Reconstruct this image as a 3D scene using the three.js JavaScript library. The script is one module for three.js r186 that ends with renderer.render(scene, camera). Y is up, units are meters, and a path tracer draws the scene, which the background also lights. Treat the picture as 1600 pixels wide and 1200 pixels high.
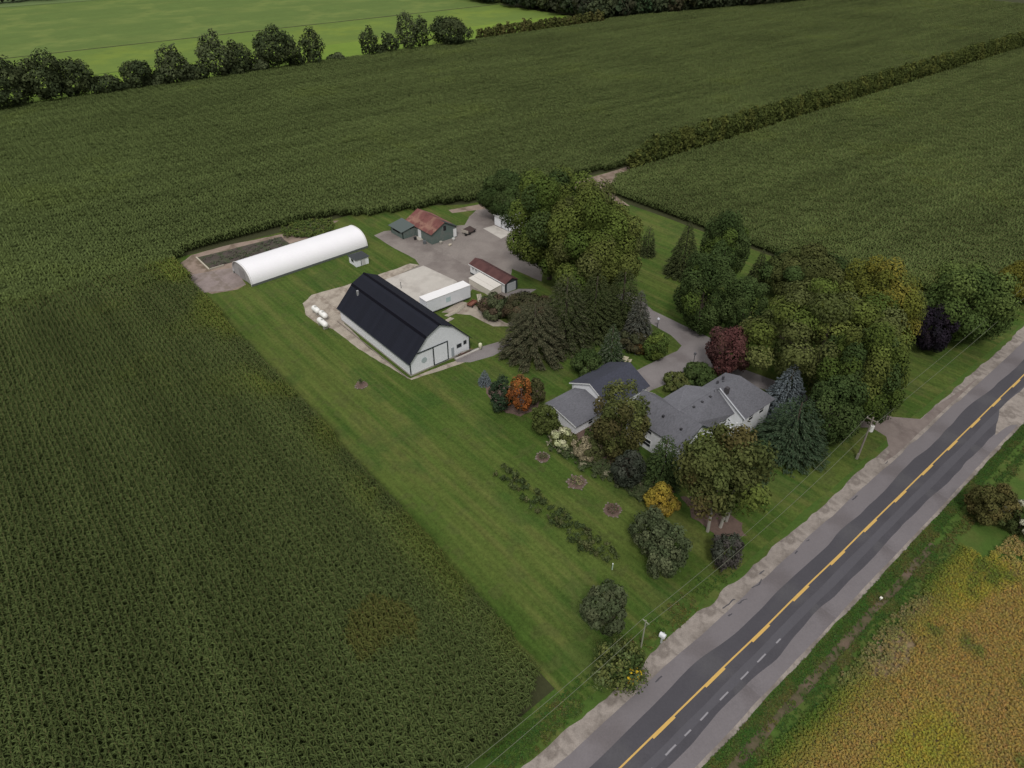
import * as THREE from 'three';
import { mergeGeometries } from 'three/addons/utils/BufferGeometryUtils.js';

// ---------------------------------------------------------------- camera, sky, sun, exposure
const CAM_H = 73, FPX = 1067, HORIZON = -168;               // drone height in metres; focal length and horizon row in photo pixels (1600 x 1200)
const PITCH = Math.atan((600 - HORIZON) / FPX), YAW = 50.1 * Math.PI / 180;
const FWD = new THREE.Vector3(Math.cos(YAW) * Math.cos(PITCH), -Math.sin(PITCH), -Math.sin(YAW) * Math.cos(PITCH));
const RGT = new THREE.Vector3(Math.sin(YAW), 0, Math.cos(YAW));
const UPV = new THREE.Vector3().crossVectors(RGT, FWD);
const EYE = new THREE.Vector3(0, CAM_H, 0);
const scene = new THREE.Scene();
const camera = new THREE.PerspectiveCamera(2 * Math.atan(600 / FPX) * 180 / Math.PI, 4 / 3, 0.5, 6000);
camera.position.copy(EYE); camera.lookAt(EYE.clone().add(FWD));
const renderer = new THREE.WebGLRenderer({ antialias: true });
renderer.setSize(1024, 768);
renderer.toneMapping = THREE.LinearToneMapping;
renderer.toneMappingExposure = 1.17;
renderer.shadowMap.enabled = true;
{ // overcast sky: brighter overhead, slightly blue-grey
  const w = 256, h = 128, d = new Float32Array(w * h * 4);
  for (let j = 0; j < h; j++) for (let i = 0; i < w; i++) {
    const el = ((j + 0.5) / h - 0.5) * Math.PI, s = Math.max(0, Math.sin(el)), k = 0.78 * (1 + 2.6 * s) / 3.6 * (el < 0 ? 0.6 : 1);
    const n = 1 + 0.05 * Math.sin(i * 0.147 + 3 * s) * Math.sin(j * 0.3);
    d.set([1.06 * k * n, 1.06 * k * n, 1.06 * k * n, 1], (j * w + i) * 4);
  }
  const sky = new THREE.DataTexture(d, w, h, THREE.RGBAFormat, THREE.FloatType);
  sky.mapping = THREE.EquirectangularReflectionMapping; sky.magFilter = THREE.LinearFilter; sky.needsUpdate = true;
  scene.background = sky; scene.environment = sky;
}
const sun = new THREE.DirectionalLight(new THREE.Color(1, 0.96, 0.9), 1.5);
sun.position.set(60 - 95, 170, -90 + 100); sun.target.position.set(60, 0, -90);
sun.castShadow = true; sun.shadow.radius = 22; sun.shadow.mapSize.set(4096, 4096);
Object.assign(sun.shadow.camera, { left: -320, right: 320, top: 320, bottom: -320, near: 1, far: 900 });
scene.add(sun, sun.target);

// ---------------------------------------------------------------- helpers
function rng(seed) { let a = seed >>> 0; return () => { a = (a + 0x6D2B79F5) | 0; let t = Math.imul(a ^ (a >>> 15), 1 | a); t = (t + Math.imul(t ^ (t >>> 7), 61 | t)) ^ t; return ((t ^ (t >>> 14)) >>> 0) / 4294967296; }; }
const hash = (x, y) => { let h = Math.imul(x | 0, 374761393) + Math.imul(y | 0, 668265263); h = Math.imul(h ^ (h >>> 13), 1274126177); return ((h ^ (h >>> 16)) >>> 0) / 4294967296; };
function vn(x, y) { const xi = Math.floor(x), yi = Math.floor(y), fx = x - xi, fy = y - yi, u = fx * fx * (3 - 2 * fx), v = fy * fy * (3 - 2 * fy); return (hash(xi, yi) * (1 - u) + hash(xi + 1, yi) * u) * (1 - v) + (hash(xi, yi + 1) * (1 - u) + hash(xi + 1, yi + 1) * u) * v; }
const fbm = (x, y, o = 4) => { let s = 0, a = 0.5, t = 0; for (let i = 0; i < o; i++) { s += a * vn(x, y); t += a; a *= 0.5; x = x * 2.03 + 17.1; y = y * 2.03 + 9.7; } return s / t; };
const clamp = (x, a = 0, b = 1) => Math.min(b, Math.max(a, x)), mix = (a, b, t) => a + (b - a) * t, sst = (a, b, x) => { const t = clamp((x - a) / (b - a)); return t * t * (3 - 2 * t); };
const mix3 = (a, b, t) => [mix(a[0], b[0], t), mix(a[1], b[1], t), mix(a[2], b[2], t)];
const ray = (px, py) => FWD.clone().addScaledVector(RGT, (px - 800) / FPX).addScaledVector(UPV, (600 - py) / FPX);
function gp(px, py, h = 0) { const d = ray(px, py); return EYE.clone().addScaledVector(d, (CAM_H - h) / -d.y); }   // photo pixel -> point at height h
function toPx(p) { const d = p.clone().sub(EYE), z = d.dot(FWD); return [800 + FPX * d.dot(RGT) / z, 600 - FPX * d.dot(UPV) / z, z]; }
const gl = (pts, h = 0) => pts.map(([x, y]) => { const p = gp(x, y, h); return [p.x, p.z]; });
const enc = c => { c = clamp(c); return Math.round(255 * (c <= 0.0031308 ? 12.92 * c : 1.055 * Math.pow(c, 1 / 2.4) - 0.055)); };
function tex(n, fn, rep, srgb = true) {                                  // fn(u, v) in 0..1 -> linear colour
  const d = new Uint8Array(n * n * 4);
  for (let j = 0; j < n; j++) for (let i = 0; i < n; i++) { const c = fn((i + 0.5) / n, (j + 0.5) / n), o = (j * n + i) * 4; for (let k = 0; k < 3; k++) d[o + k] = srgb ? enc(c[k]) : Math.round(255 * clamp(c[k])); d[o + 3] = 255; }
  const t = new THREE.DataTexture(d, n, n); t.wrapS = t.wrapT = THREE.RepeatWrapping; t.magFilter = THREE.LinearFilter; t.minFilter = THREE.LinearMipmapLinearFilter; t.generateMipmaps = true;
  if (srgb) t.colorSpace = THREE.SRGBColorSpace; if (rep) t.repeat.set(rep, rep); t.needsUpdate = true; return t;
}
const wrapN = (u, v, f, o = 4) => { // tiling noise: blend of four shifted copies
  const a = fbm(u * f, v * f, o), b = fbm((u - 1) * f, v * f, o), c = fbm(u * f, (v - 1) * f, o), d = fbm((u - 1) * f, (v - 1) * f, o);
  return (a * (1 - u) + b * u) * (1 - v) + (c * (1 - u) + d * u) * v; };
const C = (r, g, b) => new THREE.Color().setRGB(r, g, b);
const mat = (r, g, b, rough = 0.85, extra = {}) => new THREE.MeshStandardMaterial({ color: C(r, g, b), roughness: rough, ...extra });
function grainMat(base, amt, size, rough = 0.9, bump = 0.01, coarse = 6, fine = 60, tint) {   // mottled surface, texture spans `size` metres
  const t = tex(512, (u, v) => { const n = 0.55 * wrapN(u, v, coarse) + 0.45 * wrapN(u, v, fine, 2), k = 1 + amt * (n - 0.5) * 2; const c = tint ? mix3(base, tint, sst(0.45, 0.7, wrapN(u + 0.3, v, coarse * 0.6))) : base; return c.map(x => x * k); }, 1 / size);
  const b = bump ? tex(256, (u, v) => { const n = 0.4 * wrapN(u, v, coarse * 2) + 0.6 * wrapN(u, v, fine, 2); return [n, n, n]; }, 1 / size, false) : null;
  return new THREE.MeshPhysicalMaterial({ map: t, roughness: rough, specularIntensity: 0.3, ...(b ? { bumpMap: b, bumpScale: bump } : {}) });
}
const used = {};
function numbered(name) { const n = used[name] = (used[name] ?? -1) + 1; return n ? `${name}_${String(n).padStart(3, '0')}` : name; }
function tag(o, label, category, group, kind) { if (label) o.userData.label = label; if (category) o.userData.category = category; if (group) o.userData.group = group; if (kind) o.userData.kind = kind; return o; }
function mesh(name, g, m, parent) { const o = new THREE.Mesh(Array.isArray(g) ? (g.length > 1 ? mergeGeometries(g.map(norm)) : g[0]) : g, m); o.name = parent ? name : numbered(name); o.castShadow = o.receiveShadow = true; (parent || scene).add(o); return o; }
function norm(g) { g = g.index ? g.toNonIndexed() : g; for (const k of Object.keys(g.attributes)) if (!['position', 'normal', 'uv'].includes(k)) g.deleteAttribute(k); return g; }
function thing(name, label, category, [x, y, z] = [0, 0, 0], turn = 0, group) { const o = new THREE.Group(); o.name = numbered(name); o.position.set(x, y, z); o.rotation.y = turn; scene.add(o); return tag(o, label, category, group); }
function boxUV(g) { // uv in metres by the face's main direction
  g = g.index ? g.toNonIndexed() : g; g.computeVertexNormals(); const p = g.attributes.position, n = g.attributes.normal, uv = new Float32Array(p.count * 2);
  for (let i = 0; i < p.count; i++) { const ax = Math.abs(n.getX(i)), ay = Math.abs(n.getY(i)), az = Math.abs(n.getZ(i)); const X = p.getX(i), Y = p.getY(i), Z = p.getZ(i);
    if (ay >= ax && ay >= az) uv.set([X, Z], i * 2); else if (ax >= az) uv.set([Z, Y], i * 2); else uv.set([X, Y], i * 2); }
  g.setAttribute('uv', new THREE.BufferAttribute(uv, 2)); return g;
}
const box = (x0, x1, y0, y1, z0, z1) => boxUV(new THREE.BoxGeometry(x1 - x0, y1 - y0, z1 - z0).translate((x0 + x1) / 2, (y0 + y1) / 2, (z0 + z1) / 2));
const cyl = (r0, r1, h, x, y, z, n = 10) => boxUV(new THREE.CylinderGeometry(r1, r0, h, n).translate(x, y + h / 2, z));
function slab(pts, t) { // convex flat polygon with thickness t behind it
  const P = pts.map(p => new THREE.Vector3(...p)), n = new THREE.Vector3().crossVectors(P[1].clone().sub(P[0]), P[2].clone().sub(P[0])).normalize(), Q = P.map(p => p.clone().addScaledVector(n, -t)), v = [];
  const tri = (a, b, c) => v.push(a.x, a.y, a.z, b.x, b.y, b.z, c.x, c.y, c.z);
  for (let i = 1; i < P.length - 1; i++) { tri(P[0], P[i], P[i + 1]); tri(Q[0], Q[i + 1], Q[i]); }
  for (let i = 0; i < P.length; i++) { const j = (i + 1) % P.length; tri(P[i], Q[i], Q[j]); tri(P[i], Q[j], P[j]); }
  const g = new THREE.BufferGeometry(); g.setAttribute('position', new THREE.Float32BufferAttribute(v, 3)); return boxUV(g);
}
const tube = (pts, r, n = 24, s = 6) => new THREE.TubeGeometry(new THREE.CatmullRomCurve3(pts.map(p => new THREE.Vector3(...p))), n, r, s);
function rough(pts, amp, step, seed = 0) { // polygon outline cut into short steps and pushed about by noise
  const out = [];
  for (let i = 0; i < pts.length; i++) { const [x0, z0] = pts[i], [x1, z1] = pts[(i + 1) % pts.length], L = Math.hypot(x1 - x0, z1 - z0), n = Math.max(1, Math.round(L / step));
    for (let k = 0; k < n; k++) { const x = mix(x0, x1, k / n), z = mix(z0, z1, k / n), f = 0.35 / Math.max(0.3, step); out.push([x + amp * 2 * (fbm(x * f + seed, z * f, 3) - 0.5), z + amp * 2 * (fbm(x * f + 50, z * f + seed, 3) - 0.5)]); } }
  return out;
}
function sheetGeo(pts, y, uvOf = (x, z) => [x, z]) {
  const c = pts.map(([x, z]) => new THREE.Vector2(x, z)); let f = THREE.ShapeUtils.triangulateShape(c, []); const pos = [], uv = [], idx = [];
  for (const [x, z] of pts) { pos.push(x, y, z); uv.push(...uvOf(x, z)); }
  for (const [a, b, d] of f) { const A = c[a], B = c[b], D = c[d]; ((B.x - A.x) * (D.y - A.y) - (B.y - A.y) * (D.x - A.x)) > 0 ? idx.push(a, d, b) : idx.push(a, b, d); }
  const g = new THREE.BufferGeometry(); g.setAttribute('position', new THREE.Float32BufferAttribute(pos, 3)); g.setAttribute('uv', new THREE.Float32BufferAttribute(uv, 2)); g.setIndex(idx); g.computeVertexNormals(); return g;
}
const ground = (name, pts, y, m, uvOf) => tag(mesh(name, sheetGeo(pts, y, uvOf), m), null, null, null, 'structure');
function inPoly(x, z, P) { let r = false; for (let i = 0, j = P.length - 1; i < P.length; j = i++) if ((P[i][1] > z) !== (P[j][1] > z) && x < (P[j][0] - P[i][0]) * (z - P[i][1]) / (P[j][1] - P[i][1]) + P[i][0]) r = !r; return r; }
function seen(x, z, h = 1, m = 110) { const [px, py, d] = toPx(new THREE.Vector3(x, h, z)); return d > 0 && px > -m && px < 1600 + m && py > -m * 0.6 && py < 1200 + m; }

// ---------------------------------------------------------------- ground
const soilMat = grainMat([0.046, 0.050, 0.022], 0.5, 12, 1, 0.03);
ground('ground', [[-3000, -3000], [3000, -3000], [3000, 3000], [-3000, 3000]], -0.03, soilMat);
// lawn: one sheet, mowing streaks run along z
const LX0 = 25, LX1 = 185, LZ0 = -180, LZ1 = -20;
const lawnTex = tex(1536, (u, v) => {
  const x = mix(LX0, LX1, u), z = mix(LZ0, LZ1, v);
  const streak = fbm(x * 0.9 + 0.25 * Math.sin(z * 0.05), z * 0.035, 4), fine = fbm(x * 3.1, z * 3.1, 3), patch = fbm(x * 0.07 + 3, z * 0.07, 4), patch2 = fbm(x * 0.2 + 30, z * 0.13, 4), lines = fbm(x * 2.6, z * 0.12 + 7, 2);
  let c = mix3([0.049, 0.087, 0.0155], [0.079, 0.108, 0.0235], sst(0.3, 0.66, 0.5 * streak + 0.5 * patch));
  c = mix3(c, [0.097, 0.110, 0.030], 0.75 * sst(0.46, 0.68, 0.6 * streak + 0.4 * patch2));
  c = mix3(c, [0.108, 0.102, 0.034], 0.45 * sst(0.60, 0.78, 0.5 * lines + 0.5 * patch2));
  c = mix3(c, [0.034, 0.076, 0.0145], 0.5 * sst(0.54, 0.72, patch2));
  c = mix3(c, [0.07, 0.085, 0.025], 0.5 * sst(0.62, 0.74, fbm(x * 0.5, z * 0.5 + 80, 3)));
  const k = 1 + 0.5 * (fine - 0.5) + 0.35 * (lines - 0.5) + 0.3 * (hash(Math.round(x * 9), Math.round(z * 9)) - 0.5); return c.map(q => q * k);
});
lawnTex.wrapS = lawnTex.wrapT = THREE.ClampToEdgeWrapping;
const grassBump = tex(512, (u, v) => { const n = 0.5 * wrapN(u, v, 40, 2) + 0.5 * wrapN(u, v, 120, 1); return [n, n, n]; }, (LX1 - LX0) / 8, false);
const lawnMat = new THREE.MeshPhysicalMaterial({ map: lawnTex, bumpMap: grassBump, bumpScale: 0.05, roughness: 1, specularIntensity: 0.2 });
const lawnUV = (x, z) => [(x - LX0) / (LX1 - LX0), (z - LZ0) / (LZ1 - LZ0)];
ground('lawn', rough([[31, -26.2], [178, -26.2], [178, -31], [157, -43], [149, -78], [148, -124], [152, -141], [172, -146.5], [150, -149], [112, -154], [92, -168], [36, -171.5], [33, -168], [31.6, -70]], 0.4, 3), 0, lawnMat, lawnUV);
const vergeMat = grainMat([0.054, 0.098, 0.018], 0.6, 14, 1, 0.06, 5, 70, [0.085, 0.105, 0.026]);
ground('roadside_verge', [[-60, -29.5], [31, -29.5], [31, -26.5], [420, -26.5], [420, -22], [-60, -22]], -0.006, vergeMat);
ground('grass_strip', [[-60, -14.6], [420, -14.6], [420, 60], [-60, 60]], -0.006, vergeMat);

// road: gravel shoulders, weathered asphalt, dark resurfaced strip with a ragged edge, painted lines
const roadLine = (z, amp, f, x0 = -60, x1 = 420, step = 0.9, seed = 0) => { const o = []; for (let x = x0; x <= x1 + 0.01; x += step) o.push([x, z + amp * 2 * (fbm(x * f + seed, seed * 3.1, 3) - 0.5)]); return o; };
const gravelMat = grainMat([0.285, 0.25, 0.225], 0.6, 9, 1, 0.03, 11, 90, [0.18, 0.155, 0.138]);
const oldAsphalt = grainMat([0.165, 0.15, 0.158], 0.28, 16, 0.95, 0.006, 5, 120, [0.14, 0.125, 0.13]);
const darkAsphalt = grainMat([0.070, 0.067, 0.077], 0.26, 16, 0.9, 0.005, 6, 120, [0.084, 0.081, 0.089]);
ground('gravel_shoulder', [...roadLine(-25.3, 0.55, 0.35), ...roadLine(-13.5, 0.25, 0.3, -60, 420, 0.9, 5).reverse()], 0.004, gravelMat);
ground('asphalt_road', [...roadLine(-23.2, 0.22, 0.3, -60, 420, 0.9, 9), ...roadLine(-13.95, 0.12, 0.3, -60, 420, 0.9, 11).reverse()], 0.008, oldAsphalt);
ground('resurfaced_asphalt', [...roadLine(-21.0, 0.75, 0.09, -60, 420, 0.9, 21), ...roadLine(-15.75, 0.55, 0.11, -60, 420, 0.9, 33).reverse()], 0.012, darkAsphalt);
const tireMat = grainMat([0.088, 0.085, 0.097], 0.2, 12, 0.9, 0.003);
ground('worn_asphalt_band', [...roadLine(-17.6, 0.25, 0.07, -60, 420, 2, 41), ...roadLine(-16.6, 0.25, 0.09, -60, 420, 2, 43).reverse()], 0.016, tireMat);
const yellowPaint = grainMat([0.56, 0.36, 0.11], 0.25, 2, 0.7, 0, 6, 50), whitePaint = grainMat([0.25, 0.24, 0.26], 0.3, 2, 0.7, 0, 6, 50);
const wobble = x => -18.86 + 0.1 * (fbm(x * 0.11, 4, 2) - 0.5);
ground('yellow_solid_line', [...roadLine(0, 0, 1, -60, 420, 1.5).map(([x]) => [x, wobble(x) - 0.095]), ...roadLine(0, 0, 1, -60, 420, 1.5).map(([x]) => [x, wobble(x) + 0.095]).reverse()], 0.020, yellowPaint);
for (let i = 0; i < 22; i++) { const x = 17.2 + i * 9, z = wobble(x + 1.8) + 0.185; ground('yellow_dash', [[x, z - 0.1], [x + 3.6, z - 0.1], [x + 3.6, z + 0.1], [x, z + 0.1]], 0.024, yellowPaint); }
{ const r = rng(71); for (let x = 31; x < 58; x += 1.2 + r() * 1.4) { const l = 0.8 + r() * 1.3, z = -16.75 + 0.06 * r(); ground('worn_white_edge_dash', rough([[x, z - 0.09], [x + l, z - 0.09], [x + l, z + 0.09], [x, z + 0.09]], 0.04, 0.3), 0.020, whitePaint); x += l; } }
// dark tar patches on the old asphalt beside the road
{ const r = rng(17); for (let i = 0; i < 11; i++) { const x = 32 + r() * 95, z = -24.0 + r() * 1.7, l = 0.5 + r() * r() * 4; ground('tar_patch', rough([[x, z - 0.1], [x + l, z - 0.06], [x + l, z + 0.1], [x, z + 0.05]], 0.3, 0.35, i), 0.014, darkAsphalt); } }
// driveways, lane, yard
const driveMat = grainMat([0.215, 0.195, 0.195], 0.3, 12, 1, 0.012, 5, 90, [0.175, 0.155, 0.155]);
const yardMat = grainMat([0.225, 0.198, 0.183], 0.35, 22, 1, 0.015, 7, 90, [0.175, 0.15, 0.14]);
const dirtMat = grainMat([0.26, 0.20, 0.165], 0.45, 10, 1, 0.02, 7, 80, [0.15, 0.115, 0.085]);
const paleGravel = grainMat([0.36, 0.315, 0.265], 0.45, 6, 1, 0.02, 7, 70, [0.24, 0.20, 0.165]);
const concreteMat = grainMat([0.47, 0.44, 0.405], 0.2, 9, 0.95, 0.004, 5, 60, [0.40, 0.37, 0.34]);
ground('driveway', rough(gl([[985, 583], [1058, 548], [1064, 540], [1048, 524], [1008, 500], [985, 480], [960, 462], [985, 455], [1020, 485], [1075, 512], [1110, 528], [1125, 548], [1118, 572], [1060, 592], [1002, 617]]), 0.25, 1.5), 0.004, driveMat);
const browDrive = grainMat([0.205, 0.17, 0.155], 0.35, 9, 1, 0.015, 7, 80, [0.16, 0.13, 0.12]);
ground('driveway', rough([[98.5, -60], [101, -57], [103.2, -46], [103.5, -33], [99.4, -33], [99.2, -46], [97, -55]], 0.2, 1.2, 8), 0.009, driveMat);
ground('driveway_entrance', rough(gl([[1300, 640], [1365, 641], [1395, 652], [1440, 655], [1456, 640], [1530, 590], [1400, 710], [1380, 722], [1390, 705], [1384, 682], [1362, 668], [1310, 668]]), 0.15, 1.2, 3), 0.020, browDrive);
ground('opposite_entrance', rough(gl([[1562, 640], [1600, 605], [1700, 560], [1720, 640], [1600, 662], [1580, 664], [1555, 680]]), 0.2, 1.2, 5), 0.020, gravelMat);
ground('gravel_yard', rough(gl([[584, 368], [600, 361], [640, 356], [725, 352], [733, 338], [752, 322], [770, 327], [790, 345], [830, 372], [850, 420], [845, 440], [812, 425], [800, 420], [790, 470], [740, 452], [720, 470], [650, 470], [600, 440], [655, 414], [648, 405], [616, 388]]), 0.3, 1.5, 7), 0.004, yardMat);
ground('dirt_lane', rough(gl([[700, 328], [740, 321], [800, 308], [900, 284], [985, 259], [992, 263], [972, 283], [960, 305], [985, 322], [965, 318], [945, 300], [935, 292], [905, 293], [800, 318], [752, 327], [706, 333]]), 0.3, 1.5, 9), 0.008, dirtMat);
ground('concrete_slab', [[66.5, -128.4], [80, -128.9], [81.3, -117.5], [79.8, -111.6], [66.5, -111.6]], 0.05, concreteMat);
ground('concrete_pad', gl([[755, 357], [772, 352], [800, 364], [783, 373]]), 0.012, concreteMat);
ground('gravel_apron', rough(gl([[473, 474], [486, 461], [540, 446], [575, 432], [615, 436], [560, 470], [538, 505], [572, 540], [640, 592], [690, 572], [735, 556], [736, 562], [690, 579], [642, 594], [560, 545], [520, 514], [498, 508], [478, 492]]), 0.25, 1.0, 12), 0.005, paleGravel);
ground('barn_path', rough(gl([[708, 558], [745, 544], [800, 528], [800, 540], [770, 556], [735, 566], [715, 566]]), 0.15, 1.2, 13), 0.009, driveMat);
ground('gravel_track', rough(gl([[575, 434], [604, 425], [640, 412], [655, 414], [600, 440]]), 0.3, 1.0, 31), 0.012, paleGravel);
ground('greenhouse_yard', rough(gl([[283, 411], [300, 398], [360, 382], [440, 366], [480, 349], [530, 344], [480, 372], [430, 388], [372, 408], [383, 446], [372, 452], [330, 459], [300, 445]]), 0.5, 1.5, 14), 0.004, dirtMat);
ground('greenhouse_gravel', rough(gl([[292, 430], [330, 424], [368, 418], [384, 445], [360, 453], [318, 457], [300, 446]]), 0.5, 1.2, 15), 0.009, grainMat([0.25, 0.205, 0.195], 0.4, 8, 1, 0.02, 7, 70, [0.19, 0.155, 0.135]));
ground('garden_path', rough(gl([[740, 476], [790, 505], [815, 500], [800, 510], [770, 510], [735, 492], [690, 488], [720, 470]]), 0.2, 1.2, 16), 0.010, paleGravel);
// beyond the road: grass strip, dirt ditch line, ripening soybeans
const ditchMat = grainMat([0.115, 0.085, 0.062], 0.6, 8, 1, 0.05, 8, 60, [0.06, 0.07, 0.025]);
ground('ditch', [...roadLine(-11.9, 0.4, 0.25, 35, 86, 0.8, 51), ...roadLine(-10.9, 0.45, 0.25, 35, 86, 0.8, 57).reverse()], 0.003, ditchMat);
// far fields behind the tree line
const greenField = (a, b, s) => grainMat(a, 0.22, s, 1, 0, 9, 60, b);
ground('far_field', [[-300, -362], [392, -362], [392, -410], [-300, -410]], -0.004, greenField([0.135, 0.21, 0.030], [0.165, 0.235, 0.034], 90));
ground('far_field', [[-300, -410], [392, -410], [392, -485], [-300, -485]], -0.006, greenField([0.115, 0.172, 0.034], [0.145, 0.20, 0.034], 120));
ground('far_field', [[-300, -487], [620, -487], [620, -720], [-300, -720]], -0.004, greenField([0.10, 0.150, 0.036], [0.135, 0.18, 0.045], 90));
ground('far_field', [[-300, -722], [900, -722], [900, -1600], [-300, -1600]], -0.004, greenField([0.12, 0.17, 0.06], [0.09, 0.13, 0.05], 220));
ground('field_ditch', [...roadLine(-485.2, 0.8, 0.05, -300, 392, 6, 61), ...roadLine(-487.2, 0.9, 0.05, -300, 392, 6, 63).reverse()], 0.02, soilMat);
ground('field_ditch', [...roadLine(-410, 0.5, 0.05, -300, 200, 6, 65), ...roadLine(-411.2, 0.5, 0.05, -300, 200, 6, 67).reverse()], 0.02, greenField([0.06, 0.09, 0.02], [0.08, 0.11, 0.03], 30));

// ---------------------------------------------------------------- corn
function cornGeo(rows, len, plants, leaves, seed, big = 1) { // a bit of row along z: stalks, arching leaves, tassels
  const r = rng(seed), pos = [], col = [];
  const tri = (a, b, c, k) => { pos.push(...a, ...b, ...c); for (let i = 0; i < 3; i++) col.push(...k); };
  for (let q = 0; q < rows; q++) for (let p = 0; p < plants; p++) {
    const x0 = (q - (rows - 1) / 2) * 0.76 + (r() - 0.5) * 0.1, z0 = ((p + 0.5) / plants - 0.5) * len + (r() - 0.5) * 0.08, hgt = 1.95 + r() * 0.4, a0 = r() * 6.28;
    for (let l = 0; l < leaves; l++) {
      const t = (l + 0.6) / leaves, y = 0.5 + t * (hgt - 0.55), a = a0 + (l % 2) * Math.PI + (r() - 0.5) * 1.1, L = (0.55 + 0.45 * Math.sin(t * 2.6)) * (0.66 + 0.4 * r()) * big, w = 0.05 * big * (1 + 0.3 * r()) * (big > 1 ? 1.5 : 1), rise = 0.25 + 0.3 * r(), g = 0.75 + 0.5 * r();
      const cx = Math.cos(a), cz = Math.sin(a), at = s => { const d = L * s; return [x0 + cx * d, y + rise * L * Math.sin(s * 2.5) * 1.1 - 0.35 * L * s * s, z0 + cz * d]; };
      const k = [0.094 * g, 0.128 * g, 0.045 * g], S = big > 1 ? [0, 0.55, 1] : [0, 0.35, 0.7, 1];
      for (let s = 0; s < S.length - 1; s++) { const A = at(S[s]), B = at(S[s + 1]), wa = w * (1 - 0.15 * S[s]), wb = s === S.length - 2 ? 0 : w * 1.05;
        const off = (P, ww, sg) => [P[0] - cz * ww * sg, P[1] + 0.02 * sg, P[2] + cx * ww * sg];
        tri(off(A, wa, -1), off(B, wb, -1), off(A, wa, 1), k); if (wb) tri(off(A, wa, 1), off(B, wb, -1), off(B, wb, 1), k); }
    }
    const k = [0.1, 0.125, 0.05], s = 0.022 * big; tri([x0 - s, 0, z0], [x0 + s, 0, z0], [x0, hgt, z0], k); tri([x0, 0, z0 - s], [x0, 0, z0 + s], [x0, hgt, z0], k);
    for (let i = 0; i < 2; i++) { const a = r() * 6.28, d = 0.12; tri([x0 - 0.018 * big, hgt - 0.12, z0], [x0 + 0.018 * big, hgt - 0.12, z0], [x0 + Math.cos(a) * d, hgt + 0.22, z0 + Math.sin(a) * d], [0.25, 0.215, 0.115]); }
  }
  const g = new THREE.BufferGeometry(); g.setAttribute('position', new THREE.Float32BufferAttribute(pos, 3)); g.setAttribute('color', new THREE.Float32BufferAttribute(col, 3)); g.computeVertexNormals(); return g;
}
const cornMat = new THREE.MeshPhysicalMaterial({ vertexColors: true, roughness: 0.85, specularIntensity: 0.12, side: THREE.DoubleSide });
const nearCorn = [1, 2, 3].map(s => cornGeo(1, 0.9, 5, 9, s)), farCorn = [11, 12].map(s => cornGeo(3, 3, 12, 6, s, 1.35));
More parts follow.
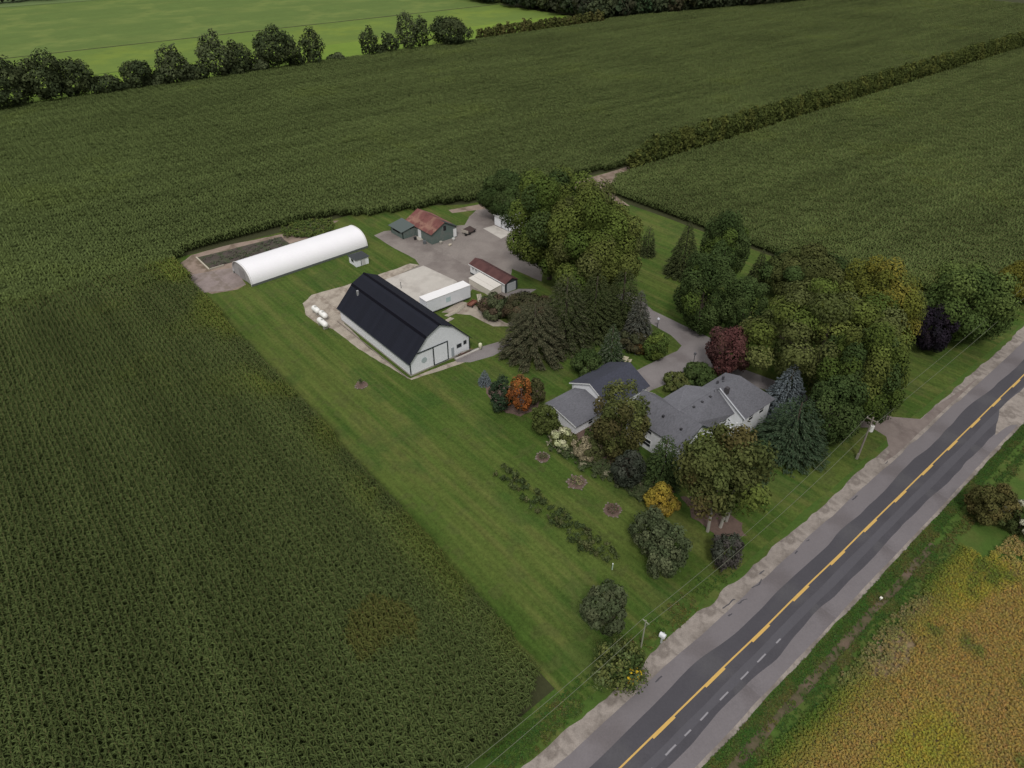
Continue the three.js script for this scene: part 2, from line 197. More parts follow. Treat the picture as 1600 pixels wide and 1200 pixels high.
function cornField(label, poly, alongX, tone) {  // tone paints the distant, low-angle paleness of farther fields into leaf colour
  const lists = [...nearCorn.map(g => ({ g, m: [] })), ...farCorn.map(g => ({ g, m: [] }))], r = rng(911 + poly.length * 7 + (alongX ? 3 : 0));
  let x0 = 1e9, x1 = -1e9, z0 = 1e9, z1 = -1e9; for (const [x, z] of poly) { x0 = Math.min(x0, x); x1 = Math.max(x1, x); z0 = Math.min(z0, z); z1 = Math.max(z1, z); }
  const near = (x, z) => Math.hypot(x, z, CAM_H) < 175, put = (x, z, k) => {
    if (!inPoly(x, z, poly) || !seen(x, z)) return;
    const n1 = fbm(x * 0.03 + 5, z * 0.03, 4), n2 = fbm(alongX ? x * 0.02 : x * 0.35, alongX ? z * 0.22 : z * 0.02, 3), n3 = fbm(x * 0.12 + 40, z * 0.12, 3);
    let c = [tone[0], tone[1], tone[2]], b = 0.86 + 0.34 * (n1 - 0.5) * 2 * 0.5 + 0.5 * (n2 - 0.5) + 0.14 * (r() - 0.5) + 0.14;
    const edge = !alongX ? sst(7, 1, 32.4 - x) : 0;                         // yellower end rows along the lawn
    c = mix3(c, [1.0, 0.95, 0.5], clamp(0.2 * sst(0.58, 0.75, n1 * 0.6 + n3 * 0.4) + 0.6 * edge * sst(0.36, 0.66, n3)));
    if (Math.hypot(x - 19.6, z + 47.5) < 4.5) c = mix3(c, [0.9, 0.62, 0.4], 0.5 * sst(0.4, 0.6, n3));
    k.m.push({ x, z, a: (alongX ? Math.PI / 2 : 0) + (r() < 0.5 ? Math.PI : 0) + (r() - 0.5) * 0.05, s: (0.92 + 0.16 * r()) * (0.93 + 0.16 * n3), c: c.map(q => q * b) }); };
  const step = (a, b, s) => { const o = []; for (let q = a; q <= b; q += s) o.push(q); return o; };
  for (const u of step(alongX ? z0 : x0, alongX ? z1 : x1, 0.76)) for (const v of step(alongX ? x0 : z0, alongX ? x1 : z1, 0.9)) { const x = alongX ? v : u, z = alongX ? u : v; if (near(x, z)) put(x + (r() - 0.5) * 0.2, z + (r() - 0.5) * 0.3, lists[Math.floor(r() * 3)]); }
  for (const u of step(alongX ? z0 : x0, alongX ? z1 : x1, 2.28)) for (const v of step(alongX ? x0 : z0, alongX ? x1 : z1, 3)) { const x = alongX ? v : u, z = alongX ? u : v; if (!near(x, z)) put(x, z, lists[3 + Math.floor(r() * 2)]); }
  const o = new THREE.Group(); o.name = numbered('corn_field'); scene.add(o); tag(o, label, 'corn', null, 'stuff');
  const M = new THREE.Matrix4(), Q = new THREE.Quaternion(), Y = new THREE.Vector3(0, 1, 0), col = new THREE.Color(); let tot = 0;
  for (const { g, m } of lists) { if (!m.length) continue; const im = new THREE.InstancedMesh(g, cornMat, m.length); im.name = 'corn_plants'; im.userData.kind = 'stuff'; im.castShadow = im.receiveShadow = true; tot += m.length;
    m.forEach((e, i) => { im.setMatrixAt(i, M.compose(new THREE.Vector3(e.x, 0, e.z), Q.setFromAxisAngle(Y, e.a), new THREE.Vector3(1, e.s, 1))); im.setColorAt(i, col.setRGB(...e.c)); }); o.add(im); }
  console.log('corn', label, tot);
}
cornField('tall green corn in long rows beside the open mown lawn', rough([[-60, -28.6], [24, -28.6], [30.2, -31.5], [31.4, -40], [32.1, -70], [32.6, -100], [33.2, -140], [33.6, -162], [34.5, -168.6], [-60, -168.6]], 0.35, 3, 2), false, [0.68, 0.67, 0.60]);
cornField('wide corn field stretching behind the farm buildings to the tree line', rough([[-60, -166.5], [34.5, -166.5], [37, -172.5], [60, -173.5], [76, -171.5], [90, -163], [113, -155.5], [150, -150.5], [173, -148], [700, -147], [700, -300], [560, -338], [400, -368], [380, -360], [-60, -358]], 0.4, 4, 4), true, [0.85, 0.83, 0.76]);
cornField('corn field between the hedgerow and the road beyond the farmhouse', rough([[148.5, -124], [151, -135], [162, -140.5], [174, -141.5], [520, -141], [520, -31], [180, -31], [158, -44], [150, -78]], 0.4, 3, 6), true, [0.86, 0.84, 0.76]);

// ---------------------------------------------------------------- soybeans, weeds
function clumpGeo(n, rad, h, s, seed, cols) { const r = rng(seed), pos = [], col = [];
  for (let i = 0; i < n; i++) { const a = r() * 6.28, d = rad * Math.sqrt(r()), y = h * (0.35 + 0.65 * r()), x = Math.cos(a) * d, z = Math.sin(a) * d, b = r() * 6.28, t = (r() - 0.3) * 1.2, k = cols[Math.floor(r() * cols.length)], g = 0.75 + 0.5 * r(), q = s * (0.7 + 0.6 * r());
    const ux = Math.cos(b) * q, uz = Math.sin(b) * q, uy = t * q, vx = -Math.sin(b) * q * 0.6, vz = Math.cos(b) * q * 0.6;
    pos.push(x - ux, y - uy, z - uz, x + vx, y, z + vz, x + ux, y + uy, z + uz, x - ux, y - uy, z - uz, x + ux, y + uy, z + uz, x - vx, y, z - vz); for (let j = 0; j < 6; j++) col.push(k[0] * g, k[1] * g, k[2] * g); }
  const g = new THREE.BufferGeometry(); g.setAttribute('position', new THREE.Float32BufferAttribute(pos, 3)); g.setAttribute('color', new THREE.Float32BufferAttribute(col, 3)); g.computeVertexNormals(); return g; }
const leafMat = new THREE.MeshPhysicalMaterial({ vertexColors: true, roughness: 0.9, specularIntensity: 0.25, side: THREE.DoubleSide });
function scatter(name, label, category, geo, list, kind = 'stuff') { const im = new THREE.InstancedMesh(geo, leafMat, list.length); im.name = numbered(name); im.castShadow = im.receiveShadow = true; scene.add(im); tag(im, label, category, null, kind);
  const M = new THREE.Matrix4(), Q = new THREE.Quaternion(), Y = new THREE.Vector3(0, 1, 0), c = new THREE.Color(); list.forEach((e, i) => { im.setMatrixAt(i, M.compose(new THREE.Vector3(e.x, 0, e.z), Q.setFromAxisAngle(Y, e.a), new THREE.Vector3(e.s, e.s * (e.h || 1), e.s))); im.setColorAt(i, c.setRGB(...e.c)); }); console.log(name, list.length); return im; }
{ const r = rng(501), L = [];
  for (let x = 38; x < 128; x += 0.32) for (let z = -10.6; z < 26; z += 0.36) { const X = x + (r() - 0.5) * 0.25, Z = z + (r() - 0.5) * 0.2; if (!seen(X, Z, 0.3, 60)) continue;
    if (X > 86 + 3 * fbm(Z * 0.3, 3) && Z < -4.5 - 0.12 * (100 - X)) continue; if (Z < -9.4 + 1.6 * fbm(X * 0.2, 9) - 0.8) continue; if (X > 93 + 4 * fbm(Z * 0.2, 8)) continue;
    const a = fbm(X * 0.09, Z * 0.16 + 20, 4), b = fbm(X * 0.22 + 70, Z * 0.22, 3), w = fbm(X * 0.07 + 31, Z * 0.12 + 5, 3);
    const bare = 0.7 * sst(0.62, 0.72, w); if (r() < 0.65 * bare) continue;
    let c = mix3([0.215, 0.188, 0.032], [0.235, 0.165, 0.050], sst(0.36, 0.62, a)); c = mix3(c, [0.060, 0.095, 0.020], sst(0.62, 0.80, b) * 0.8); c = mix3(c, [0.11, 0.13, 0.022], sst(-4, -9, Z + 3 * (b - 0.5)) * 0.8); c = mix3(c, [0.045, 0.085, 0.016], sst(-7.6, -9.6, Z + 2 * (b - 0.5)) * 0.8); c = mix3(c, [0.22, 0.155, 0.105], bare * 0.6);
    L.push({ x: X, z: Z, a: r() * 6.28, s: 0.8 + 0.5 * r(), c: c.map(q => q * 5 * (0.9 + 0.2 * r())) }); }
  ground('soybean_soil', [...roadLine(-8.7, 0.5, 0.2, 34, 80, 1, 81), [86, -6.5], [90, -4.2], [94, 0], [94, 60], [34, 60]], 0.001, grainMat([0.23, 0.17, 0.10], 0.4, 7, 1, 0.03, 6, 60, [0.18, 0.145, 0.055]));
  scatter('soybean_plants', 'low ripening soybean crop turning yellow and orange across the road', 'soybeans', clumpGeo(11, 0.24, 0.5, 0.12, 3, [[0.22, 0.22, 0.22], [0.24, 0.23, 0.2], [0.19, 0.2, 0.19]]), L); }
{ const r = rng(602), L = [];
  for (let i = 0; i < 26000; i++) { const side = r(), x = 20 + r() * 150, z = side < 0.62 ? -13.3 + 3.2 * r() * (0.6 + 0.6 * fbm(x * 0.2, 3)) : side < 0.85 ? -28.6 + 3 * r() : -11.6 + 4 * r(); if (!seen(x, z, 0.2, 40)) continue; if (z > -9.5 && x > 84) continue; if (z < -20 && x > 60) continue; if (z < -20 && x > 32 && r() < 0.75) continue; if (z > -12 && z < -10.8 && r() < 0.93) continue; const n = fbm(x * 0.3, z * 0.5, 3);
    L.push({ x, z, a: r() * 6.28, s: 0.5 + 0.7 * r() * n, h: 0.6, c: mix3([0.46, 0.84, 0.17], [0.86, 0.86, 0.25], sst(0.42, 0.72, n)).map(q => q * (0.8 + 0.4 * r())) }); }
  scatter('roadside_weeds', 'low green weeds and long grass on the road verges', 'weeds', clumpGeo(9, 0.26, 0.45, 0.15, 9, [[0.11, 0.11, 0.11], [0.15, 0.14, 0.12], [0.08, 0.09, 0.08]]), L); }

// ---------------------------------------------------------------- buildings
const whiteWall = (() => { const t = tex(256, (u, v) => { const n = 1 + 0.08 * (wrapN(u, v, 5) - 0.5) - (((v * 16) % 1) < 0.08 ? 0.06 : 0); return [0.76 * n, 0.775 * n, 0.81 * n]; }, 1 / 3.2), b = tex(256, (u, v) => { const q = 1 - ((v * 16) % 1) * 0.5; return [q, q, q]; }, 1 / 3.2, false); return new THREE.MeshStandardMaterial({ map: t, bumpMap: b, bumpScale: 0.012, roughness: 0.6 }); })();
const ribWhite = (() => { const t = tex(256, (u, v) => { const n = 1 + 0.1 * (wrapN(u, v, 4) - 0.5); return [0.74 * n, 0.76 * n, 0.81 * n]; }, 1 / 3), b = tex(256, (u, v) => { const q = ((u * 12) % 1) < 0.18 ? 1 : 0.2; return [q, q, q]; }, 1 / 3, false); return new THREE.MeshStandardMaterial({ map: t, bumpMap: b, bumpScale: 0.02, roughness: 0.5 }); })();
const creamWall = grainMat([0.55, 0.51, 0.45], 0.12, 5, 0.8, 0.004);
const trimWhite = mat(0.72, 0.73, 0.74, 0.5), trimDark = mat(0.035, 0.045, 0.05, 0.5), steelDark = mat(0.05, 0.055, 0.06, 0.5, { metalness: 0.3 });
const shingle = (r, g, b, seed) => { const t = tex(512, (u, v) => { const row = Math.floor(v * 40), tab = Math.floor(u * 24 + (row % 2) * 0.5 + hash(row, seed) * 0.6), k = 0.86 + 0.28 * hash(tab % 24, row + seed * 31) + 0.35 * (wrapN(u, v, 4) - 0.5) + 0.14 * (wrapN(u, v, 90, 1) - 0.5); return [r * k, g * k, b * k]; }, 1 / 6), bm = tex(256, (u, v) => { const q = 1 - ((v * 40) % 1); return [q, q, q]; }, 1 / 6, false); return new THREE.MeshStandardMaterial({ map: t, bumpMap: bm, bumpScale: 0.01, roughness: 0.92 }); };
const greyShingle = shingle(0.108, 0.108, 0.124, 3), darkShingle = shingle(0.038, 0.041, 0.060, 5), skyLitShingle = shingle(0.145, 0.145, 0.165, 8);  // last copy: grey shingle with the back slopes' sky light painted into its colour
const barnRoofMat = (() => { const t = tex(512, (u, v) => { const k = 1 + 0.22 * (wrapN(u, v, 5) - 0.5) + 0.16 * (hash(Math.floor(u * 13), 3) - 0.5) + 0.1 * (wrapN(u, v, 50, 2) - 0.5); return [0.0135 * k, 0.0150 * k, 0.0235 * k]; }, 1 / 12), b = tex(256, (u, v) => { const q = ((v * 40) % 1) < 0.15 ? 1 : 0.3; return [q, q, q]; }, 1 / 12, false); return new THREE.MeshPhysicalMaterial({ map: t, bumpMap: b, bumpScale: 0.015, roughness: 0.85, specularIntensity: 0.3 }); })();
const glass = new THREE.MeshPhysicalMaterial({ color: C(0.02, 0.024, 0.03), roughness: 0.08, metalness: 0 });
const flashMat = new THREE.MeshPhysicalMaterial({ color: C(0.006, 0.006, 0.010), roughness: 0.9, specularIntensity: 0.15 });
const concreteBase = mat(0.33, 0.31, 0.285, 0.95);
function windowOn(parent, axis, plane, out, a0, a1, y0, y1, frameM = trimWhite, bars = true) { // a window on a wall lying at x = plane or z = plane; out = +1 / -1 is the outside
  const f = 0.09, d0 = Math.min(plane + out * 0.01, plane + out * 0.07), d1 = Math.max(plane + out * 0.01, plane + out * 0.07);
  const bx = (a, b, c, d, e = d0, g = d1) => axis === 'x' ? box(e, g, c, d, a, b) : box(a, b, c, d, e, g);
  const w = mesh('window', [bx(a0, a0 + f, y0, y1), bx(a1 - f, a1, y0, y1), bx(a0 + f, a1 - f, y1 - f, y1), bx(a0 + f, a1 - f, y0, y0 + f), ...(bars ? [bx(a0 + f, a1 - f, (y0 + y1) / 2 - 0.03, (y0 + y1) / 2 + 0.03)] : [])], frameM, parent);
  const e0 = plane + out * 0.012, e1 = plane + out * 0.035; mesh('pane', bx(a0 + f, a1 - f, y0 + f, y1 - f, Math.min(e0, e1), Math.max(e0, e1)), glass, w); return w;
}
// BARN: gambrel roof, gable towards +z
{ const X0 = 52.3, X1 = 65.9, XC = 59.1, Z0 = -118.4, Z1 = -91.8, E = 3.15;
  const o = thing('barn', 'long white barn with a black gambrel roof and a sliding door in its gable', 'barn');
  mesh('foundation', box(X0 - 0.12, X1 + 0.12, 0, 0.28, Z0 - 0.12, Z1 + 0.12), concreteBase, o);
  const prof = [[X0, E], [XC - 5.0, 5.0], [XC - 3.0, 7.1], [XC, 8.55], [XC + 3.0, 7.1], [XC + 5.0, 5.0], [X1, E]];
  const gable = (z, f) => slab(f > 0 ? [[X0, 0.28, z], [X1, 0.28, z], ...prof.slice().reverse().map(([x, y]) => [x, y, z])] : [[X1, 0.28, z], [X0, 0.28, z], ...prof.map(([x, y]) => [x, y, z])], 0.2);
  mesh('front_wall', gable(Z1, 1), ribWhite, o); mesh('back_wall', gable(Z0, -1), ribWhite, o);
  mesh('side_wall', box(X0, X0 + 0.2, 0.28, E, Z0 + 0.2, Z1 - 0.2), ribWhite, o); mesh('side_wall', box(X1 - 0.2, X1, 0.28, E, Z0 + 0.2, Z1 - 0.2), ribWhite, o);
  const zf = Z1 + 0.45, zb = Z0 - 0.45, lift = 0.14, R = [[X0 - 0.45, E - 0.42 + lift], [XC - 5.0, 5.0 + lift], [XC - 3.0, 7.1 + lift], [XC, 8.55 + lift], [XC + 3.0, 7.1 + lift], [XC + 5.0, 5.0 + lift], [X1 + 0.45, E - 0.42 + lift]];
  const names = ['lower_roof', 'middle_roof', 'upper_roof', 'upper_roof', 'middle_roof', 'lower_roof'];
  for (let i = 0; i < 6; i++) mesh(names[i], slab([[R[i][0], R[i][1], zb], [R[i][0], R[i][1], zf], [R[i + 1][0], R[i + 1][1], zf], [R[i + 1][0], R[i + 1][1], zb]], 0.1), barnRoofMat, o);
  for (const s of [-1, 1]) { const p = [XC + s * 3.0, 7.1 + lift]; mesh('roof_break_flashing', slab(s < 0 ? [[p[0] - 0.36, p[1] - 0.30, zb], [p[0] - 0.36, p[1] - 0.30, zf], [p[0] + 0.02, p[1] + 0.07, zf], [p[0] + 0.02, p[1] + 0.07, zb]] : [[p[0] - 0.02, p[1] + 0.07, zb], [p[0] - 0.02, p[1] + 0.07, zf], [p[0] + 0.36, p[1] - 0.30, zf], [p[0] + 0.36, p[1] - 0.30, zb]], 0.05), flashMat, o); }
  mesh('ridge_cap', [slab([[XC - 0.3, 8.5 + lift, zb], [XC - 0.3, 8.5 + lift, zf], [XC, 8.66 + lift, zf], [XC, 8.66 + lift, zb]], 0.05), slab([[XC, 8.66 + lift, zb], [XC, 8.66 + lift, zf], [XC + 0.3, 8.5 + lift, zf], [XC + 0.3, 8.5 + lift, zb]], 0.05)], flashMat, o);
  mesh('roof_vent', box(55.1, 55.45, 6.2, 7.3, -115.3, -114.9), mat(0.5, 0.5, 0.52, 0.4, { metalness: 0.5 }), o);
  for (const x of [X0 + 0.02, X1 - 0.02]) mesh('corner_trim', box(x - 0.1, x + 0.1, 0.28, E - 0.1, Z1 - 0.08, Z1 + 0.05), trimDark, o);
  const d = mesh('sliding_door', box(57.6, 60.6, 0.35, 4.15, Z1 + 0.05, Z1 + 0.14), ribWhite, o);
  mesh('door_frame', [box(57.4, 57.6, 0.2, 4.35, Z1 + 0.04, Z1 + 0.17), box(60.6, 60.82, 0.2, 4.35, Z1 + 0.04, Z1 + 0.17), box(57.6, 60.6, 0.18, 0.35, Z1 + 0.04, Z1 + 0.17), box(57.6, 60.6, 4.15, 4.35, Z1 + 0.04, Z1 + 0.17)], trimDark, d);
  mesh('door_rail', box(54.0, 57.4, 4.16, 4.36, Z1 + 0.05, Z1 + 0.16), trimDark, o);
  windowOn(o, 'z', Z1, 1, 62.9, 64.0, 1.75, 2.55, trimDark, false); windowOn(o, 'z', Z1, 1, 64.5, 65.2, 1.95, 2.75, trimDark, false);
  mesh('walk_door', box(61.6, 62.2, 0.3, 2.3, Z1 + 0.02, Z1 + 0.07), mat(0.3, 0.33, 0.36, 0.6), o);
  mesh('wall_emblem', new THREE.CylinderGeometry(0.62, 0.62, 0.05, 8).rotateX(Math.PI / 2).translate(55.4, 2.25, Z1 + 0.03), mat(0.36, 0.42, 0.44, 0.7), o);
  mesh('gutter', box(X0 - 0.55, X0 - 0.46, E - 0.36, E - 0.24, zb, zf), trimDark, o);
  mesh('curb', box(X0 - 1.0, X0 - 0.86, 0, 0.16, Z0, Z1 + 0.4), mat(0.20, 0.17, 0.15, 0.9), o);
}
// step and curb by the barn door path
tag(mesh('concrete_kerb', box(61.9, 67.6, 0, 0.22, -91.15, -90.75), mat(0.45, 0.42, 0.39, 0.9)), 'pale concrete kerb along the path at the barn gable', 'kerb');
{ const b = thing('planter_box', 'low brown planter box under the two barn windows', 'planter', [64, 0, -91.3]); mesh('box', box(-1.2, 1.6, 0, 0.35, -0.25, 0.1), mat(0.09, 0.05, 0.035), b); mesh('flowers', clumpGeo(160, 0.12, 0.3, 0.09, 5, [[0.2, 0.05, 0.05], [0.06, 0.09, 0.03], [0.3, 0.28, 0.26]]).scale(11, 1, 1.2).translate(0.2, 0.3, -0.08), leafMat, b); }
// GREENHOUSE: white film over hoops
{ const o = thing('greenhouse', 'long white plastic hoop greenhouse on the lawn beside the corn', 'greenhouse', [59.2, 0, -150.55], 0.055); const Lh = 15.6, R = 4.75, Hh = 3.95, n = 28, P = [];
  for (let i = 0; i <= n; i++) { const a = Math.PI * i / n, c = Math.cos(a), s = Math.sin(a); P.push([-R * Math.sign(c) * Math.pow(Math.abs(c), 0.8), Hh * Math.pow(s, 0.85) + 0.15]); }
  const film = new THREE.MeshStandardMaterial({ map: tex(256, (u, v) => { const k = 1 + 0.06 * (wrapN(u, v, 4) - 0.5); return [0.82 * k, 0.81 * k, 0.845 * k]; }, 1 / 8), roughness: 0.45 });
  const pos = [], uv = [], idx = [], M = 48; for (let j = 0; j <= M; j++) for (let i = 0; i <= n; i++) { const x = -Lh + 2 * Lh * j / M, sag = (j % 2 ? 0.018 : 0); pos.push(x, P[i][1] - sag * Math.sin(Math.PI * i / n), P[i][0] * (1 - sag * 0.2)); uv.push(x, i * 0.4); }
  for (let j = 0; j < M; j++) for (let i = 0; i < n; i++) { const a = j * (n + 1) + i, b = a + n + 1; idx.push(a, b, a + 1, b, b + 1, a + 1); }
  const g = new THREE.BufferGeometry(); g.setAttribute('position', new THREE.Float32BufferAttribute(pos, 3)); g.setAttribute('uv', new THREE.Float32BufferAttribute(uv, 2)); g.setIndex(idx); g.computeVertexNormals(); film.side = THREE.DoubleSide; mesh('plastic_film', g, film, o);
  for (const s of [-1, 1]) { const sh = new THREE.Shape(P.map(([z, y]) => new THREE.Vector2(z, y))); const e = mesh('end_wall', new THREE.ExtrudeGeometry(sh, { depth: 0.06, bevelEnabled: false }).rotateY(Math.PI / 2).translate(s * (Lh - 0.25), 0, 0), mat(0.34, 0.33, 0.33, 0.7), o);
    mesh('end_door', box(s * (Lh - 0.25) + (s < 0 ? -0.06 : 0.06), s * (Lh - 0.25) + (s < 0 ? -0.01 : 0.12), 0.05, 2.6, -1.4, 1.4), mat(0.26, 0.25, 0.25, 0.6), e);
    mesh('end_hoop', new THREE.TubeGeometry(new THREE.CatmullRomCurve3(P.filter((_, i) => i % 2 === 0).map(([z, y]) => new THREE.Vector3(s * Lh, y, z))), 40, 0.07, 6), mat(0.62, 0.6, 0.58, 0.5), o); }
  for (const s of [-1, 1]) mesh('base_board', box(-Lh, Lh, 0, 0.5, s * R - 0.05 * s - 0.03, s * R - 0.05 * s + 0.12), mat(0.10, 0.11, 0.105, 0.9), o);
}
// PUMP HOUSE beside the greenhouse
{ const o = thing('pump_house', 'tiny white utility hut with dark hip roof beside the greenhouse', 'hut', [68.9, 0, -140.2]);
  mesh('wall', box(-1.7, 1.7, 0, 1.95, -1.7, 1.7), whiteWall, o);
  const q = 2.0, e = 1.92, p = 2.75; mesh('roof', [slab([[-q, e, q], [q, e, q], [0.5, p, 0], [-0.5, p, 0]], 0.08), slab([[q, e, -q], [-q, e, -q], [-0.5, p, 0], [0.5, p, 0]], 0.08), slab([[-q, e, -q], [-q, e, q], [-0.5, p, 0]], 0.08), slab([[q, e, q], [q, e, -q], [0.5, p, 0]], 0.08)], mat(0.035, 0.04, 0.045, 0.85), o);
  mesh('door', box(-0.1, 0.75, 0.05, 1.75, 1.71, 1.76), mat(0.5, 0.5, 0.5, 0.6), o); mesh('pipe', cyl(0.06, 0.06, 1.8, -0.35, 0, 1.8, 8), trimDark, o); windowOn(o, 'x', -1.7, -1, -0.5, 0.5, 0.8, 1.5, trimDark, false); }
// WHITE STORAGE TRAILER
{ const o = thing('storage_trailer', 'long white box trailer standing behind the barn on the slab', 'trailer'); const x0 = 67.2, x1 = 78.7, z0 = -111.0, z1 = -108.4;
  mesh('body', box(x0, x1, 0.55, 3.35, z0, z1), ribWhite, o); mesh('roof', box(x0 - 0.06, x1 + 0.06, 3.352, 3.46, z0 - 0.06, z1 + 0.06), mat(0.80, 0.79, 0.80, 0.5), o);
  mesh('skirt_rail', box(x0, x1, 0.4, 0.548, z0 + 0.02, z1 + 0.03), mat(0.3, 0.3, 0.31, 0.6), o); mesh('panel_patch', box(72.2, 73.4, 1.4, 2.5, z1 + 0.005, z1 + 0.03), mat(0.44, 0.55, 0.58, 0.6), o);
  for (const x of [69, 70.2, 77]) mesh('support', box(x, x + 0.5, 0, 0.4, z0 + 0.3, z1 - 0.3), steelDark, o); }
// RED ROOF SHED
{ const o = thing('red_roof_shed', 'narrow white shed with dark red roof and roll-up door', 'shed'); const x0 = 86.2, x1 = 89.8, z0 = -118.4, z1 = -105.5, xc = 88;
  const pf = [[x0, 2.4], [xc, 3.25], [x1, 2.4]];
  mesh('side_wall', box(x0, x0 + 0.15, 0, 2.4, z0 + 0.15, z1 - 0.15), trimWhite, o); mesh('side_wall', box(x1 - 0.15, x1, 0, 2.4, z0 + 0.15, z1 - 0.15), trimWhite, o);
  mesh('front_wall', slab([[x0, 0, z1], [x1, 0, z1], [x1, 2.4, z1], [xc, 3.25, z1], [x0, 2.4, z1]], 0.15), trimDark, o); mesh('back_wall', slab([[x1, 0, z0], [x0, 0, z0], [x0, 2.4, z0], [xc, 3.25, z0], [x1, 2.4, z0]], 0.15), trimWhite, o);
  const rm = grainMat([0.105, 0.050, 0.048], 0.35, 5, 0.8, 0.01, 6, 60, [0.075, 0.035, 0.035]);
  mesh('roof_slope', slab([[x0 - 0.25, 2.38, z0 - 0.3], [x0 - 0.25, 2.38, z1 + 0.3], [xc, 3.42, z1 + 0.3], [xc, 3.42, z0 - 0.3]], 0.08), rm, o); mesh('roof_slope', slab([[xc, 3.42, z0 - 0.3], [xc, 3.42, z1 + 0.3], [x1 + 0.25, 2.38, z1 + 0.3], [x1 + 0.25, 2.38, z0 - 0.3]], 0.08), rm, o);
  mesh('fascia', box(x0 - 0.3, x0 - 0.252, 2.22, 2.42, z0 - 0.3, z1 + 0.3), trimWhite, o);
  const dr = mesh('roll_up_door', box(86.7, 89.3, 0.02, 2.15, z1 + 0.01, z1 + 0.05), mat(0.36, 0.38, 0.40, 0.6), o); for (let i = 0; i < 4; i++) mesh('door_panel', box(86.78, 89.22, 0.1 + i * 0.52, 0.54 + i * 0.52, z1 + 0.052, z1 + 0.075), mat(0.42, 0.44, 0.46, 0.6), dr);
  windowOn(o, 'x', x0, -1, -117.6, -116.9, 1.3, 2.0); windowOn(o, 'x', x0, -1, -116.4, -115.7, 1.3, 2.0);
  mesh('plinth', box(x0 - 0.06, x0 - 0.005, 0, 0.35, z0, -114.3), trimDark, o); }
{ const o = thing('lean_to_bin', 'low cream walled bin with white sloping lid against the red roof shed', 'bin'); const x0 = 82.7, x1 = 85.85, z0 = -114.2, z1 = -106.4;
  mesh('wall', box(x0, x1, 0, 1.5, z0, z1), creamWall, o); mesh('lid', slab([[x0 - 0.1, 1.56, z0 - 0.1], [x0 - 0.1, 1.56, z1 + 0.1], [x1, 2.02, z1 + 0.1], [x1, 2.02, z0 - 0.1]], 0.06), mat(0.62, 0.585, 0.545, 0.7), o); mesh('end_panel', slab([[x0, 1.5, z1], [x1, 1.5, z1], [x1, 1.95, z1]], 0.1), creamWall, o);
  mesh('lid_seam', box(x0 + 1.2, x0 + 1.26, 1.735, 1.79, z0, z1), mat(0.5, 0.47, 0.43, 0.7), o); }
ground('shed_apron', rough(gl([[792, 458], [810, 451], [838, 452], [815, 466], [795, 470]]), 0.15, 1, 4), 0.013, driveMat);
// GREEN SHED with rusty roof
{ const o = thing('green_shed', 'weathered green shed with rusty red metal roof on the gravel yard', 'shed'); const x0 = 88.5, x1 = 96.3, z0 = -149.2, z1 = -137.6, xc = 92.4;
  const gm = grainMat([0.115, 0.150, 0.138], 0.3, 4, 0.9, 0.01, 5, 50, [0.15, 0.165, 0.155]), dm = mat(0.012, 0.012, 0.014, 0.9);
  mesh('side_wall', box(x0, x0 + 0.15, 0, 2.9, z0 + 0.15, z1 - 0.15), gm, o); mesh('side_wall', box(x1 - 0.15, x1, 0, 2.9, z0 + 0.15, z1 - 0.15), gm, o);
  mesh('front_wall', slab([[x0, 0, z1], [x1, 0, z1], [x1, 2.9, z1], [xc, 4.95, z1], [x0, 2.9, z1]], 0.15), gm, o); mesh('back_wall', slab([[x1, 0, z0], [x0, 0, z0], [x0, 2.9, z0], [xc, 4.95, z0], [x1, 2.9, z0]], 0.15), gm, o);
  const rust = grainMat([0.155, 0.062, 0.056], 0.55, 6, 0.75, 0.02, 6, 40, [0.25, 0.135, 0.105]);
  const bays = 5; for (let i = 0; i < bays; i++) { const a = mix(z0 - 0.4, z1 + 0.4, i / bays), b = mix(z0 - 0.4, z1 + 0.4, (i + 1) / bays) - 0.02, up = 0.02 * (i % 2);
    mesh('roof_sheet', slab([[x0 - 0.4, 2.78 + up, a], [x0 - 0.4, 2.78 + up, b], [xc, 5.08 + up, b], [xc, 5.08 + up, a]], 0.05), rust, o); mesh('roof_sheet', slab([[xc, 5.08 + up, a], [xc, 5.08 + up, b], [x1 + 0.4, 2.78 + up, b], [x1 + 0.4, 2.78 + up, a]], 0.05), i > 3 ? mat(0.03, 0.04, 0.04, 0.8) : rust, o); }
  mesh('loft_opening', box(92.2, 93.0, 2.7, 4.0, z1 + 0.005, z1 + 0.04), dm, o); mesh('white_door', box(x0 - 0.05, x0 - 0.005, 0.1, 2.3, -143.9, -142.5), trimWhite, o); mesh('white_panel', box(95.2, 96.2, 0.2, 2.4, z1 + 0.005, z1 + 0.05), trimWhite, o);
  mesh('side_wing_wall', [box(84.6, 84.75, 0, 1.0, -151, -145.2), box(84.6, x0 - 0.01, 0, 2.2, -145.35, -145.2), box(84.6, x0 - 0.01, 0, 2.2, -151, -150.85), box(84.6, 84.75, 1.0, 2.0, -151, -150), box(84.6, 84.75, 1.0, 2.0, -146.6, -145.2)], gm, o);
  mesh('side_wing_opening', box(84.9, 85.0, 1.0, 2.0, -150, -146.6), dm, o); mesh('side_wing_roof', slab([[84.1, 2.05, -151.4], [84.1, 2.05, -144.9], [x0 - 0.05, 2.95, -144.9], [x0 - 0.05, 2.95, -151.4]], 0.07), mat(0.075, 0.095, 0.092, 0.8), o);
  mesh('doorstep', box(87.3, 88.4, 0, 0.18, -144, -141.6), mat(0.4, 0.37, 0.32, 0.9), o); }
